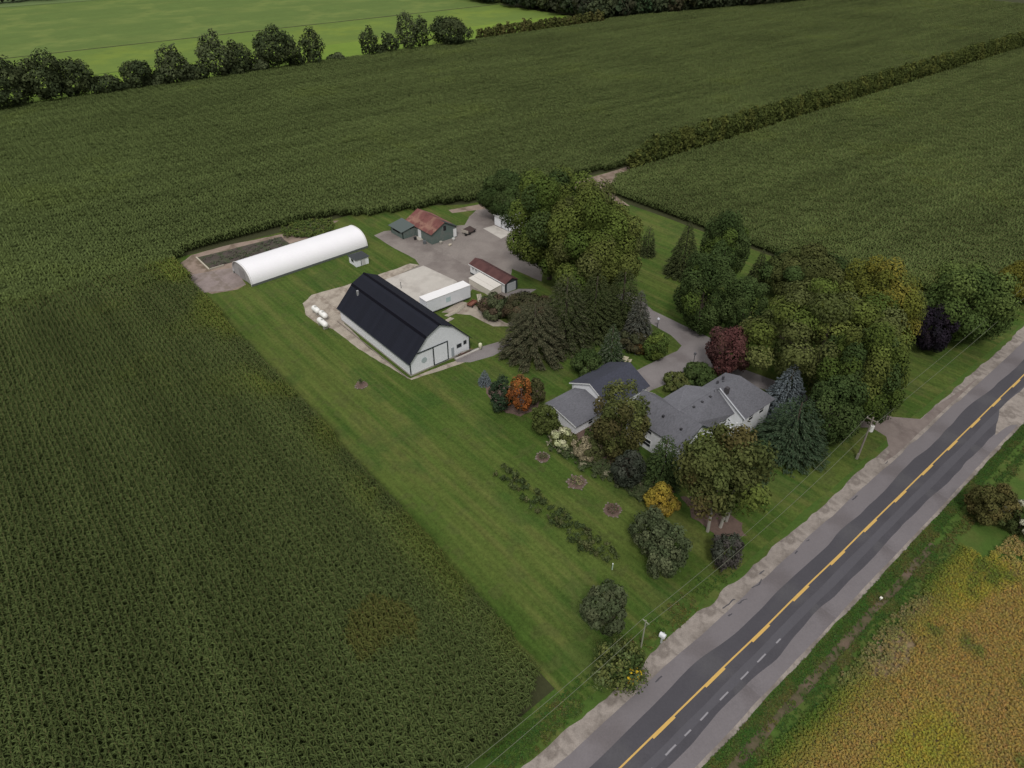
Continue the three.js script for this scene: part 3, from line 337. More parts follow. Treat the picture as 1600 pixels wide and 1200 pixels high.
{ const o = thing('junk_trailer', 'dark flat utility trailer parked beside the green shed', 'trailer', [100.2, 0, -137.6], 0.25); mesh('deck', slab([[-1.6, 0.6, 1.1], [1.8, 0.6, 1.1], [1.8, 1.1, -1.1], [-1.6, 1.1, -1.1]], 0.12), mat(0.05, 0.032, 0.028, 0.9), o); for (const s of [-0.9, 1.0]) mesh('wheel', new THREE.CylinderGeometry(0.36, 0.36, 0.24, 16).rotateX(Math.PI / 2).translate(s, 0.36, 1.0), mat(0.012, 0.012, 0.012, 0.9), o); mesh('drawbar', box(1.8, 3.2, 0.5, 0.62, -0.05, 0.06), mat(0.3, 0.28, 0.26, 0.8), o); mesh('side_board', box(-1.7, -1.6, 0.5, 1.3, -1.1, 1.1), mat(0.42, 0.38, 0.33, 0.9), o); }
{ const r = rng(88), spots = [[90.5, -136.6], [94.2, -136.2], [86.9, -143], [87.4, -139.4], [98.5, -136.6], [91.8, -134.4]], words = ['pale bucket in front of the green shed', 'white drum by the green shed gable', 'black tub at the white door of the green shed', 'grey crate at the corner of the green shed', 'dark tyre-sized tub beside the utility trailer', 'pale sack lying on the gravel yard'];
  const cols = [[0.42, 0.4, 0.36], [0.6, 0.6, 0.58], [0.02, 0.02, 0.022], [0.1, 0.11, 0.12], [0.02, 0.02, 0.02], [0.42, 0.37, 0.3]];
  spots.forEach(([x, z], i) => { const o = thing(['bucket', 'drum', 'tub', 'crate', 'tub', 'sack'][i], words[i], ['bucket', 'drum', 'tub', 'crate', 'tub', 'sack'][i], [x, 0, z], r() * 3); const m = mat(...cols[i], 0.8); if (i === 3) { mesh('box', box(-0.4, 0.4, 0, 0.7, -0.35, 0.35), m, o); mesh('lid', box(-0.43, 0.43, 0.702, 0.76, -0.38, 0.38), m, o); } else if (i === 5) mesh('body', new THREE.SphereGeometry(0.6, 12, 8).scale(1.2, 0.35, 0.7).translate(0, 0.2, 0), m, o); else { mesh('body', new THREE.LatheGeometry([[0, 0], [0.32, 0], [0.4, 0.65], [0.36, 0.65], [0.3, 0.08], [0, 0.08]].map(p => new THREE.Vector2(...p)), 14), m, o); mesh('rim', new THREE.TorusGeometry(0.39, 0.03, 6, 16).rotateX(Math.PI / 2).translate(0, 0.65, 0), m, o); } }); }
// SMALL WHITE GARAGE behind the maples
{ const o = thing('small_garage', 'small white garage half hidden behind the big maples', 'garage'); const x0 = 108.9, x1 = 115, z0 = -137.6, z1 = -131.4;
  mesh('wall', box(x0, x1, 0, 2.7, z0, z1), whiteWall, o); mesh('roof', box(x0 - 0.3, x1 + 0.3, 2.702, 2.86, z0 - 0.3, z1 + 0.3), mat(0.5, 0.5, 0.5, 0.7), o); mesh('garage_door', box(x0 - 0.06, x0 - 0.01, 0.05, 2.35, -134.6, -131.8), mat(0.62, 0.64, 0.68, 0.5), o); mesh('door_frame', [box(x0 - 0.08, x0 - 0.01, 0.02, 2.5, -134.8, -134.6), box(x0 - 0.08, x0 - 0.01, 2.35, 2.5, -134.6, -131.6), box(x0 - 0.08, x0 - 0.01, 0.02, 2.35, -131.8, -131.6)], trimDark, o); }
// MAIN GARAGE and its lower annex (one building)
{ const o = thing('garage', 'white garage with navy shingle roof and lower grey roofed annex', 'garage'); const x0 = 71.1, x1 = 80.6, z0 = -68.4, z1 = -59.4, zc = -64.0, E = 2.75, P = 4.95;
  mesh('gable_wall', slab([[x0, 0, z0], [x0, 0, z1], [x0, E, z1], [x0, P, zc], [x0, E, z0]], 0.15), whiteWall, o); mesh('front_wall', slab([[x1, 0, z1], [x1, 0, z0], [x1, E, z0], [x1, P, zc], [x1, E, z1]], 0.15), whiteWall, o);
  mesh('side_wall', box(x0 + 0.15, x1 - 0.15, 0, E, z1 - 0.15, z1), whiteWall, o); mesh('side_wall', box(x0 + 0.15, x1 - 0.15, 0, E, z0, z0 + 0.15), whiteWall, o);
  const a = x0 - 0.35, b = x1 + 0.35, k = (P - E) / (z1 - zc), zf = z1 + 0.45, zb = z0 - 0.45, Ef = E - 0.45 * k + 0.12, Eb = E - 0.45 * (P - E) / (zc - z0) + 0.12;
  mesh('roof_slope', slab([[a, Ef, zf], [b, Ef, zf], [b, P + 0.12, zc], [a, P + 0.12, zc]], 0.12), darkShingle, o); mesh('roof_slope', slab([[b, Eb, zb], [a, Eb, zb], [a, P + 0.12, zc], [b, P + 0.12, zc]], 0.12), darkShingle, o);
  mesh('fascia', [slab([[a - 0.03, Ef - 0.02, zf], [a - 0.03, P + 0.1, zc], [a - 0.03, P - 0.12, zc], [a - 0.03, Ef - 0.24, zf]], 0.025), slab([[a - 0.03, P + 0.1, zc], [a - 0.03, Eb - 0.02, zb], [a - 0.03, Eb - 0.24, zb], [a - 0.03, P - 0.12, zc]], 0.025)], trimWhite, o);
  mesh('garage_door', box(x1 + 0.01, x1 + 0.06, 0.05, 2.4, -66.5, -61.5), trimWhite, o); mesh('downpipe', cyl(0.05, 0.05, 2.5, x0 - 0.12, 0, z0 + 0.3, 8), mat(0.3, 0.33, 0.34), o);
  const c0 = 63.9, c1 = 71.08, d0 = -67.4, d1 = -60.1, dc = -65.2, e = 2.1, p = 2.95;
  mesh('annex_gable_wall', slab([[c0, 0, d0], [c0, 0, d1], [c0, e, d1], [c0, p, dc], [c0, e, d0]], 0.15), whiteWall, o); mesh('annex_side_wall', box(c0 + 0.15, c1, 0, e, d1 - 0.15, d1), whiteWall, o); mesh('annex_side_wall', box(c0 + 0.15, c1, 0, e, d0, d0 + 0.15), whiteWall, o);
  mesh('annex_roof', slab([[c0 - 0.4, e - 0.05, d1 + 0.5], [c1 - 0.01, e - 0.05, d1 + 0.5], [c1 - 0.01, p + 0.1, dc], [c0 - 0.4, p + 0.1, dc]], 0.12), greyShingle, o); mesh('annex_roof', slab([[c1 - 0.01, e - 0.15, d0 - 0.4], [c0 - 0.4, e - 0.15, d0 - 0.4], [c0 - 0.4, p + 0.1, dc], [c1 - 0.01, p + 0.1, dc]], 0.12), skyLitShingle, o);
  mesh('annex_fascia', slab([[c0 - 0.43, e - 0.06, d1 + 0.5], [c0 - 0.43, p + 0.08, dc], [c0 - 0.43, p - 0.12, dc], [c0 - 0.43, e - 0.26, d1 + 0.5]], 0.025), trimWhite, o);
  windowOn(o, 'x', c0, -1, -65.5, -64, 0.8, 1.8); windowOn(o, 'z', d1, 1, 66.8, 67.9, 0.5, 1.75); }
// FARMHOUSE
{ const o = thing('farmhouse', 'two storey white farmhouse with grey shingle gable and cross roofs', 'house');
  const x0 = 70.1, x1 = 77.0, z1 = -43.6, z0 = -54.6, xc = 73.7, E = 4.95, P = 7.35;
  // front wing: ridge along z
  mesh('wing_gable_wall', slab([[x0, 0, z1], [x1, 0, z1], [x1, E, z1], [xc, P, z1], [x0, E, z1]], 0.18), whiteWall, o); mesh('wing_back_wall', slab([[x1, 0, z0], [x0, 0, z0], [x0, E, z0], [xc, P, z0], [x1, E, z0]], 0.18), whiteWall, o);
  mesh('wing_side_wall', box(x0, x0 + 0.18, 0, E, z0 + 0.18, z1 - 0.18), whiteWall, o);
  const kl = (P - E) / (xc - x0), ov = 0.5, L = 0.14, zf = z1 + 0.5, zb = z0 - 0.4;
  mesh('wing_roof', slab([[x0 - ov, E - ov * kl + L, zb], [x0 - ov, E - ov * kl + L, zf], [xc, P + L, zf], [xc, P + L, zb]], 0.14), greyShingle, o);
  const kr = (P - E) / (x1 - xc); mesh('wing_roof', slab([[xc, P + L, zb], [xc, P + L, zf], [x1 + 0.35, E - 0.35 * kr + L, zf], [x1 + 0.35, E - 0.35 * kr + L, zb]], 0.14), greyShingle, o);
  mesh('rake_board', [slab([[x0 - ov, E - ov * kl + L - 0.02, zf + 0.03], [xc, P + L - 0.02, zf + 0.03], [xc, P + L - 0.26, zf + 0.03], [x0 - ov, E - ov * kl + L - 0.26, zf + 0.03]], -0.025), slab([[xc, P + L - 0.02, zf + 0.03], [x1 + 0.35, E - 0.35 * kr + L - 0.02, zf + 0.03], [x1 + 0.35, E - 0.35 * kr + L - 0.26, zf + 0.03], [xc, P + L - 0.26, zf + 0.03]], -0.025)], trimDark, o);
  mesh('corner_board', box(x0 - 0.06, x0 + 0.1, 0, E - 0.15, z1 - 0.1, z1 + 0.05), trimDark, o);
  mesh('back_rake_board', slab([[x1 + 0.35, E - 0.35 * kr + L + 0.03, zb - 0.03], [xc, P + L + 0.03, zb - 0.03], [xc, P + L - 0.22, zb - 0.03], [x1 + 0.35, E - 0.35 * kr + L - 0.22, zb - 0.03]], -0.04), mat(0.68, 0.7, 0.6, 0.6), o);
  // middle block: ridge along x
  const zr = -47.5, m0 = 73.8, m1 = 83.2, mb = -53.0, mf = -43.9;
  mesh('middle_front_wall', box(x1 + 0.001, m1, 0, E, mf - 0.18, mf), whiteWall, o); mesh('middle_back_wall', box(x1 + 0.001, m1, 0, E, mb, mb + 0.18), whiteWall, o);
  const kf = (P - E) / (mf - zr), kb = (P - E) / (zr - mb);
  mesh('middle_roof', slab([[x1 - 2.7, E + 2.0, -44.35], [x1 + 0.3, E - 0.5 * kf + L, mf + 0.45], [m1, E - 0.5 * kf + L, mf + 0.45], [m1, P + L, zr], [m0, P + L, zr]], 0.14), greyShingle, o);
  mesh('middle_roof', slab([[m1, E - 0.4 * kb + L, mb - 0.4], [x1 - 0.2, E - 0.4 * kb + L, mb - 0.4], [m0, P + L - 0.02, zr - 0.5], [m0, P + L, zr], [m1, P + L, zr]], 0.14), skyLitShingle, o);
  // right block: a little higher
  const r0 = m1, r1 = 91.2, rb = -51.0, rf = -41.9, RE = 4.95, RP = 7.75, rz = -46.9, rh = 88.6;
  mesh('right_wall', [box(r0, r1, 0, RE, rf - 0.18, rf), box(r0, r1, 0, RE, rb, rb + 0.18), box(r1 - 0.18, r1, 0, RE, rb + 0.18, rf - 0.18)], whiteWall, o);
  mesh('right_gable_wall', slab([[r0 + 0.01, 0, rb + 0.18], [r0 + 0.01, 0, rf - 0.18], [r0 + 0.01, RE, rf - 0.18], [r0 + 0.01, RP, rz], [r0 + 0.01, RE, rb + 0.18]], 0.18), whiteWall, o);
  const ef = rf + 0.5, eb = rb - 0.4, ex = r1 + 0.5, ey = RE - 0.2;
  mesh('right_roof', slab([[r0 - 0.25, ey, ef], [ex, ey, ef], [rh, RP + L, rz], [r0 - 0.25, RP + L, rz]], 0.14), greyShingle, o); mesh('right_roof', slab([[ex, ey, eb], [r0 - 0.25, ey, eb], [r0 - 0.25, RP + L, rz], [rh, RP + L, rz]], 0.14), skyLitShingle, o); mesh('right_roof', slab([[ex, ey, ef], [ex, ey, eb], [rh, RP + L, rz]], 0.14), greyShingle, o);
  mesh('rake_flashing', slab([[r0 - 0.28, ey + 0.03, ef], [r0 - 0.02, ey + 0.03, ef], [r0 - 0.02, RP + L + 0.03, rz], [r0 - 0.28, RP + L + 0.03, rz]], 0.05), mat(0.40, 0.41, 0.44, 0.5), o);
  mesh('valley_strip', tube([[82.4, P + L + 0.02, zr + 0.1], [80.2, 6.4, -45.4], [77.9, 5.2, -43.5]], 0.07, 12), mat(0.03, 0.03, 0.035, 0.8), o);
  mesh('chimney', box(83.3, 83.9, 7.2, 8.35, -46.2, -45.6), mat(0.05, 0.045, 0.05, 0.9), o);
  for (const [x, y, z] of [[76.2, 7.05, -47.0], [78.3, 7.05, -47.0], [80.4, 7.05, -47.0]]) mesh('roof_vent', box(x, x + 0.35, y, y + 0.5, z, z + 0.35), mat(0.03, 0.03, 0.035, 0.8), o);
  for (const [x, y, z] of [[71.6, 5.9, -45.6], [71.8, 6.1, -49.3], [72.2, 6.4, -52.8]]) mesh('roof_vent', box(x, x + 0.35, y, y + 0.5, z, z + 0.35), mat(0.02, 0.02, 0.025, 0.8), o);
  for (const [x, z] of [[85.6, -49.2], [87.4, -49.4], [86.3, -48.6]]) mesh('roof_vent', box(x, x + 0.3, 6.3, 7.0, z, z + 0.3), mat(0.06, 0.06, 0.07, 0.8), o);
  mesh('satellite_dish', new THREE.TorusGeometry(0.42, 0.05, 8, 20).rotateX(-0.9).translate(79.6, 6.7, -45.9), mat(0.05, 0.05, 0.06, 0.6), o);
  for (const [a, b, c, d] of [[-50.9, -49.4, 3.3, 4.6], [-51.2, -49.3, 0.7, 2.2], [-47.4, -46.2, 3.3, 4.6], [-47.4, -46.2, 0.7, 2.2], [-54, -53, 3.3, 4.6]]) windowOn(o, 'x', x0, -1, a, b, c, d);
  for (const [a, b, c, d] of [[72.9, 74.6, 3.2, 4.8], [72.3, 73.4, 0.8, 2.3], [74.2, 75.6, 0.8, 2.3]]) windowOn(o, 'z', z1, 1, a, b, c, d);
  for (const [a, b, c, d] of [[78.3, 79.6, 3.0, 4.5], [80.6, 81.9, 3.0, 4.5], [79, 81, 0.7, 2.2]]) windowOn(o, 'z', mf, 1, a, b, c, d);
  windowOn(o, 'z', rf, 1, 85, 86.4, 3.0, 4.4); windowOn(o, 'z', rf, 1, 88, 89.4, 3.0, 4.4); mesh('front_door', box(76.3, 76.85, 0.2, 2.3, z1 + 0.01, z1 + 0.06), mat(0.3, 0.1, 0.08), o);
  mesh('porch_post', [box(82, 82.2, 0, 4.2, -42.2, -42.0), box(80.2, 80.4, 0, 4.2, -42.2, -42.0)], trimWhite, o); }
// PROPANE TANKS
function tank(label, x, z, len) { const o = thing('propane_tank', label, 'propane tank', [x, 0, z], 0, 'white propane tanks at the barn corner'); const r = 0.6; mesh('shell', new THREE.CapsuleGeometry(r, len - 2 * r, 10, 20).rotateX(Math.PI / 2).translate(0, 1.05, 0), mat(0.80, 0.79, 0.765, 0.35), o);
  mesh('dome_cover', new THREE.CylinderGeometry(0.2, 0.24, 0.3, 12).translate(0, 1.75, 0), mat(0.5, 0.5, 0.48, 0.5), o); for (const s of [-1, 1]) mesh('saddle', box(-0.45, 0.45, 0, 0.62, s * len * 0.3 - 0.12, s * len * 0.3 + 0.12), concreteBase, o); }
tank('white propane tank, middle one of three near the barn corner', 49.75, -121.35, 2.7); tank('white propane tank farthest from the barn of the three', 49.55, -124.3, 2.7); tank('white propane tank set apart on the lawn side of the pair', 48.1, -118.5, 3.6);
// wagon and boards behind the trailer
{ const o = thing('small_wagon', 'rusty red rimmed garden wagon beside the white trailer', 'wagon', [77.2, 0, -105.8], 0.3); mesh('tray', [box(-1.1, 1.1, 0.45, 0.55, -0.6, 0.6), box(-1.1, 1.1, 0.55, 0.85, 0.55, 0.62), box(-1.1, 1.1, 0.55, 0.85, -0.62, -0.55), box(-1.12, -1.05, 0.55, 0.85, -0.6, 0.6), box(1.05, 1.12, 0.55, 0.85, -0.6, 0.6)], mat(0.20, 0.075, 0.05, 0.8), o); for (const [x, z] of [[-0.8, 0.6], [0.8, 0.6], [-0.8, -0.6], [0.8, -0.6]]) mesh('wheel', new THREE.CylinderGeometry(0.25, 0.25, 0.14, 14).rotateX(Math.PI / 2).translate(x, 0.25, z), mat(0.015, 0.015, 0.015), o); mesh('handle', tube([[1.1, 0.5, 0], [1.8, 0.7, 0], [2.3, 1.0, 0]], 0.03, 8), steelDark, o); }
{ const spots = [[71.6, -105.7, 0.1, 3.2], [74.2, -106.3, 0.5, 2.6], [80.4, -107.4, 1.0, 3.4], [69.3, -103.9, 0.2, 2.6]], ws = ['pale boards lying on the grass edge behind the barn', 'short pale boards below the white trailer', 'long pale boards between the trailer and the cream bin', 'weathered boards at the barn wall near the trailer'];
  spots.forEach(([x, z, a, l], i) => { const o = thing('board_stack', ws[i], 'boards', [x, 0, z], a); for (let k = 0; k < 3; k++) mesh('board', box(-l / 2 + k * 0.1, l / 2 + k * 0.07, 0.02 + k * 0.002, 0.12, -0.5 + k * 0.36, -0.2 + k * 0.36), mat(0.42 - 0.05 * k, 0.37 - 0.04 * k, 0.30 - 0.03 * k, 0.9), o); }); }
{ const o = thing('hose_coil', 'pinkish coiled hose lying on the concrete slab', 'hose', [75.4, 0.06, -114.3]); const pts = []; for (let i = 0; i < 40; i++) { const a = i * 0.5, r = 0.9 + 0.03 * i; pts.push([Math.cos(a) * r * 1.5, 0.06 + 0.004 * i, Math.sin(a) * r]); } mesh('hose', tube(pts, 0.06, 160), mat(0.33, 0.24, 0.20, 0.8), o); }
{ const o = thing('slab_post', 'dark thin post standing on the concrete slab behind the barn', 'post', [69.6, 0.05, -122.5]); mesh('pole', cyl(0.07, 0.06, 1.4, 0, 0, 0, 8), steelDark, o); mesh('cap', cyl(0.1, 0.1, 0.1, 0, 1.4, 0, 8), steelDark, o); }
{ const o = thing('garden_pump', 'cream coloured yard hydrant cover at the barn path end', 'hydrant', [67.9, 0, -90.9]); mesh('barrel', new THREE.LatheGeometry([[0, 0], [0.26, 0], [0.24, 0.5], [0.36, 0.6], [0.36, 1.15], [0.2, 1.3], [0, 1.32]].map(p => new THREE.Vector2(...p)), 14), mat(0.62, 0.62, 0.44, 0.7), o); mesh('foot', cyl(0.34, 0.34, 0.08, 0, 0, 0, 12), mat(0.05, 0.06, 0.06), o); }
// raised beds by the greenhouse
{ const [a, b, c] = gl([[307, 403], [327, 422], [350, 415]]); const o = thing('raised_bed', 'soil bed with a pale timber curb at the greenhouse end', 'raised bed'); const bar = ([x0, z0], [x1, z1]) => { const L = Math.hypot(x1 - x0, z1 - z0); return boxUV(new THREE.BoxGeometry(L, 0.32, 0.28).rotateY(-Math.atan2(z1 - z0, x1 - x0)).translate((x0 + x1) / 2, 0.16, (z0 + z1) / 2)); };
  mesh('timber_curb', bar(a, b), mat(0.46, 0.42, 0.34, 0.9), o); mesh('timber_curb', bar([b[0] + 0.25, b[1]], c), mat(0.34, 0.31, 0.25, 0.9), o);
  const d = gl([[440, 370]])[0], e = gl([[455, 384]])[0]; mesh('soil', sheetGeo(rough([[a[0] + 0.3, a[1]], d, e, [c[0], c[1] - 0.4], [b[0] + 0.3, b[1] - 0.3]], 0.3, 1.2, 3), 0.06), grainMat([0.075, 0.062, 0.055], 0.5, 5, 1, 0.05, 6, 50, [0.06, 0.07, 0.04]), o);
  const r = rng(4), gs = []; for (let i = 0; i < 90; i++) { const t = r(), s = r(), x = mix(a[0] + 1, d[0] - 1, t), z = mix(mix(a[1], d[1], t), mix(b[1], e[1], t), 0.1 + 0.8 * s); gs.push(clumpGeo(12, 0.5, 0.5, 0.16, i, [[0.06, 0.085, 0.045], [0.09, 0.10, 0.06], [0.10, 0.085, 0.07]]).translate(x, 0.06, z)); }
  const gm = mergeGeometries(gs); mesh('bed_plants', gm, leafMat, o).userData.kind = 'stuff';
  const r2 = rng(14), L = []; for (let i = 0; i < 420; i++) { const p = gp(mix(440, 520, r2()), mix(345, 372, r2())); if (p.z > -156.5) continue; L.push({ x: p.x, z: p.z, a: r2() * 6, s: 0.8 + r2(), c: mix3([0.9, 1, 0.25], [0.5, 0.75, 0.2], r2()) }); } scatter('vegetable_patch', 'yellowish green vegetable rows behind the greenhouse', 'vegetables', clumpGeo(12, 0.4, 0.6, 0.18, 77, [[0.13, 0.13, 0.13], [0.09, 0.1, 0.09]]), L); }

// ---------------------------------------------------------------- poles, wires, mailbox
const woodMat = mat(0.20, 0.175, 0.15, 0.95), wireMat = mat(0.16, 0.17, 0.12, 0.6);
{ const o = thing('utility_pole', 'grey wooden utility pole with transformer by the driveway entrance', 'utility pole', [94.2, 0, -27.1]); mesh('pole', cyl(0.17, 0.12, 8.3, 0, 0, 0, 12), woodMat, o); const t = mesh('transformer', new THREE.CylinderGeometry(0.32, 0.32, 1.0, 16).translate(0.34, 6.1, 0.25), mat(0.62, 0.62, 0.6, 0.5), o); mesh('bushing', cyl(0.05, 0.04, 0.25, 0.34, 6.6, 0.25, 8), mat(0.3, 0.25, 0.2), t); mesh('crossarm', box(-0.07, 0.07, 7.7, 7.85, -0.9, 0.9), woodMat, o); for (const z of [-0.8, 0.8]) mesh('insulator', cyl(0.06, 0.05, 0.2, 0, 7.85, z, 8), mat(0.45, 0.42, 0.38), o); mesh('ground_guard', box(-0.34, -0.17, 0, 1.1, -0.15, 0.15), mat(0.25, 0.23, 0.2), o); }
{ const o = thing('line_pole', 'thin leaning pale pole holding the wires above the yellow flowered shrub', 'utility pole', [42.4, 0, -26.75]); mesh('pole', cyl(0.1, 0.07, 5.25, 0, 0, 0, 10), mat(0.26, 0.27, 0.2, 0.9), o); mesh('crossarm', box(-0.05, 0.05, 4.95, 5.05, -0.5, 0.5), mat(0.26, 0.27, 0.2, 0.9), o); }
{ const o = thing('utility_pole', 'wooden utility pole at the roadside beyond the light green tree', 'utility pole', [166, 0, -27.1]); mesh('pole', cyl(0.17, 0.12, 10.4, 0, 0, 0, 12), woodMat, o); mesh('crossarm', box(-0.07, 0.07, 9.8, 9.95, -0.9, 0.9), woodMat, o); }
{ const span = (p, q, sag) => { const o = []; for (let i = 0; i <= 10; i++) { const t = i / 10; o.push([mix(p[0], q[0], t), mix(p[1], q[1], t) - sag * 4 * t * (1 - t), mix(p[2], q[2], t)]); } return o; };
  const w = (name, pts, label) => tag(mesh(name, tube(pts, 0.022, 40, 5), wireMat), label, 'wire', 'overhead wires along the road');
  [[-0.8, 'upper'], [0.8, 'road side']].forEach(([dz, n]) => { w('overhead_wire', span([94.2, 7.95, -27.1 + dz], [42.4, 5.1, -26.75 + dz * 0.55], 1.9), `${n === 'upper' ? 'overhead wire on the house side' : 'overhead wire on the road side'} between the two roadside poles`); w('overhead_wire', span([42.4, 5.1, -26.75 + dz * 0.55], [-10, 7, -26.9 + dz], 1.9), `${n === 'upper' ? 'overhead wire on the field side' : 'overhead wire on the road side'} running on past the corn corner`); w('overhead_wire', span([94.2, 7.95, -27.1 + dz], [166, 10.0, -27.1 + dz], 0.9), `${n === 'upper' ? 'overhead wire on the lawn side' : 'overhead wire on the road side'} running past the purple tree`); }); }
{ const o = thing('mailbox', 'white rural mailbox on a grey post at the gravel shoulder', 'mailbox', [44.7, 0, -25.6], 0.2); mesh('post', box(-0.09, 0.09, 0, 1.3, -0.09, 0.09), mat(0.4, 0.42, 0.42), o); const b = mesh('box', [box(-0.28, 0.28, 1.3, 1.55, -0.36, 0.36), boxUV(new THREE.CylinderGeometry(0.28, 0.28, 0.72, 16, 1, false, -Math.PI / 2, Math.PI).rotateX(-Math.PI / 2).translate(0, 1.55, 0))], mat(0.66, 0.68, 0.7, 0.5), o); mesh('flag', box(0.29, 0.31, 1.45, 1.8, -0.05, 0.08), mat(0.3, 0.3, 0.3), b); }
{ const o = thing('marker_post', 'short pale marker post standing alone on the open lawn', 'post', [48.2, 0, -36.9]); mesh('stake', cyl(0.08, 0.07, 1.1, 0, 0, 0, 8), mat(0.4, 0.5, 0.42), o); mesh('cap', cyl(0.1, 0.09, 0.12, 0, 1.1, 0, 8), mat(0.6, 0.64, 0.6), o); }
{ const o = thing('ditch_marker', 'small white survey marker beside the dirt ditch', 'marker', [70.7, 0, -11.7]); mesh('stake', cyl(0.05, 0.05, 0.5, 0, 0, 0, 8), mat(0.6, 0.6, 0.55), o); mesh('cap', box(-0.15, 0.15, 0.5, 0.62, -0.15, 0.15), mat(0.72, 0.7, 0.62), o); }
{ const p = gp(1027, 512), o = thing('yard_lamp', 'short lamp post with white globe at the driveway bend', 'lamp post', [p.x, 0, p.z]); mesh('post', cyl(0.07, 0.06, 1.8, 0, 0, 0, 8), steelDark, o); mesh('globe', new THREE.SphereGeometry(0.32, 14, 10).translate(0, 2.05, 0), mat(0.6, 0.6, 0.68, 0.4), o); mesh('collar', cyl(0.12, 0.12, 0.08, 0, 1.75, 0, 8), steelDark, o); }
{ const p = gp(1082, 575), o = thing('yard_lamp', 'thin dark lamp post beside the shrubs along the driveway', 'lamp post', [p.x, 0, p.z]); mesh('post', cyl(0.07, 0.06, 3.0, 0, 0, 0, 8), steelDark, o); mesh('lantern', box(-0.18, 0.18, 3.0, 3.45, -0.18, 0.18), mat(0.1, 0.1, 0.11), o); }
{ const p = gp(976, 566), o = thing('patio_set', 'pale timber bench and table on the lawn behind the garage', 'patio set', [p.x, 0, p.z], 0.4); const m = mat(0.42, 0.38, 0.27, 0.9); mesh('table_top', box(-0.9, 0.9, 0.72, 0.8, -0.5, 0.5), m, o); for (const s of [-1, 1]) { mesh('bench', box(-0.9, 0.9, 0.42, 0.48, s * 1.0 - 0.16, s * 1.0 + 0.16), m, o); mesh('leg', box(s * 0.7 - 0.06, s * 0.7 + 0.06, 0, 0.72, -1.1, 1.1).scale(1, 0.58, 1), m, o); } mesh('barrel', cyl(0.4, 0.4, 1.0, -1.6, 0, -0.3, 14), mat(0.03, 0.035, 0.045), o); }

// ---------------------------------------------------------------- trees and shrubs
const barkMat = grainMat([0.085, 0.07, 0.055], 0.4, 2, 1, 0.02), paleBark = grainMat([0.34, 0.32, 0.29], 0.3, 2, 1, 0.01);
const treeMat = new THREE.MeshPhysicalMaterial({ vertexColors: true, roughness: 0.9, specularIntensity: 0.12, side: THREE.DoubleSide });
function cards(N, fn) { const pos = new Float32Array(N * 12), col = new Float32Array(N * 12), idx = new Uint32Array(N * 6); let n = 0;
  for (let i = 0; i < N; i++) { const q = fn(i); if (!q) continue; const [P, U, V, k] = q, o = n * 12;
    const w = [[-1, 0], [0, 1], [1, 0], [0, -1]]; for (let j = 0; j < 4; j++) { for (let c = 0; c < 3; c++) { pos[o + j * 3 + c] = P[c] + U[c] * w[j][0] + V[c] * w[j][1]; col[o + j * 3 + c] = k[c]; } }
    const b = n * 4; idx.set([b, b + 1, b + 2, b, b + 2, b + 3], n * 6); n++; }
  const g = new THREE.BufferGeometry(); g.setAttribute('position', new THREE.BufferAttribute(pos.slice(0, n * 12), 3)); g.setAttribute('color', new THREE.BufferAttribute(col.slice(0, n * 12), 3)); g.setIndex(new THREE.BufferAttribute(idx.slice(0, n * 6), 1)); g.computeVertexNormals(); return g; }
const unit = r => { const z = 2 * r() - 1, a = r() * 6.2832, s = Math.sqrt(1 - z * z); return [s * Math.cos(a), z, s * Math.sin(a)]; };
const cross = (a, b) => [a[1] * b[2] - a[2] * b[1], a[2] * b[0] - a[0] * b[2], a[0] * b[1] - a[1] * b[0]], nrm = a => { const l = Math.hypot(...a) || 1; return a.map(x => x / l); };
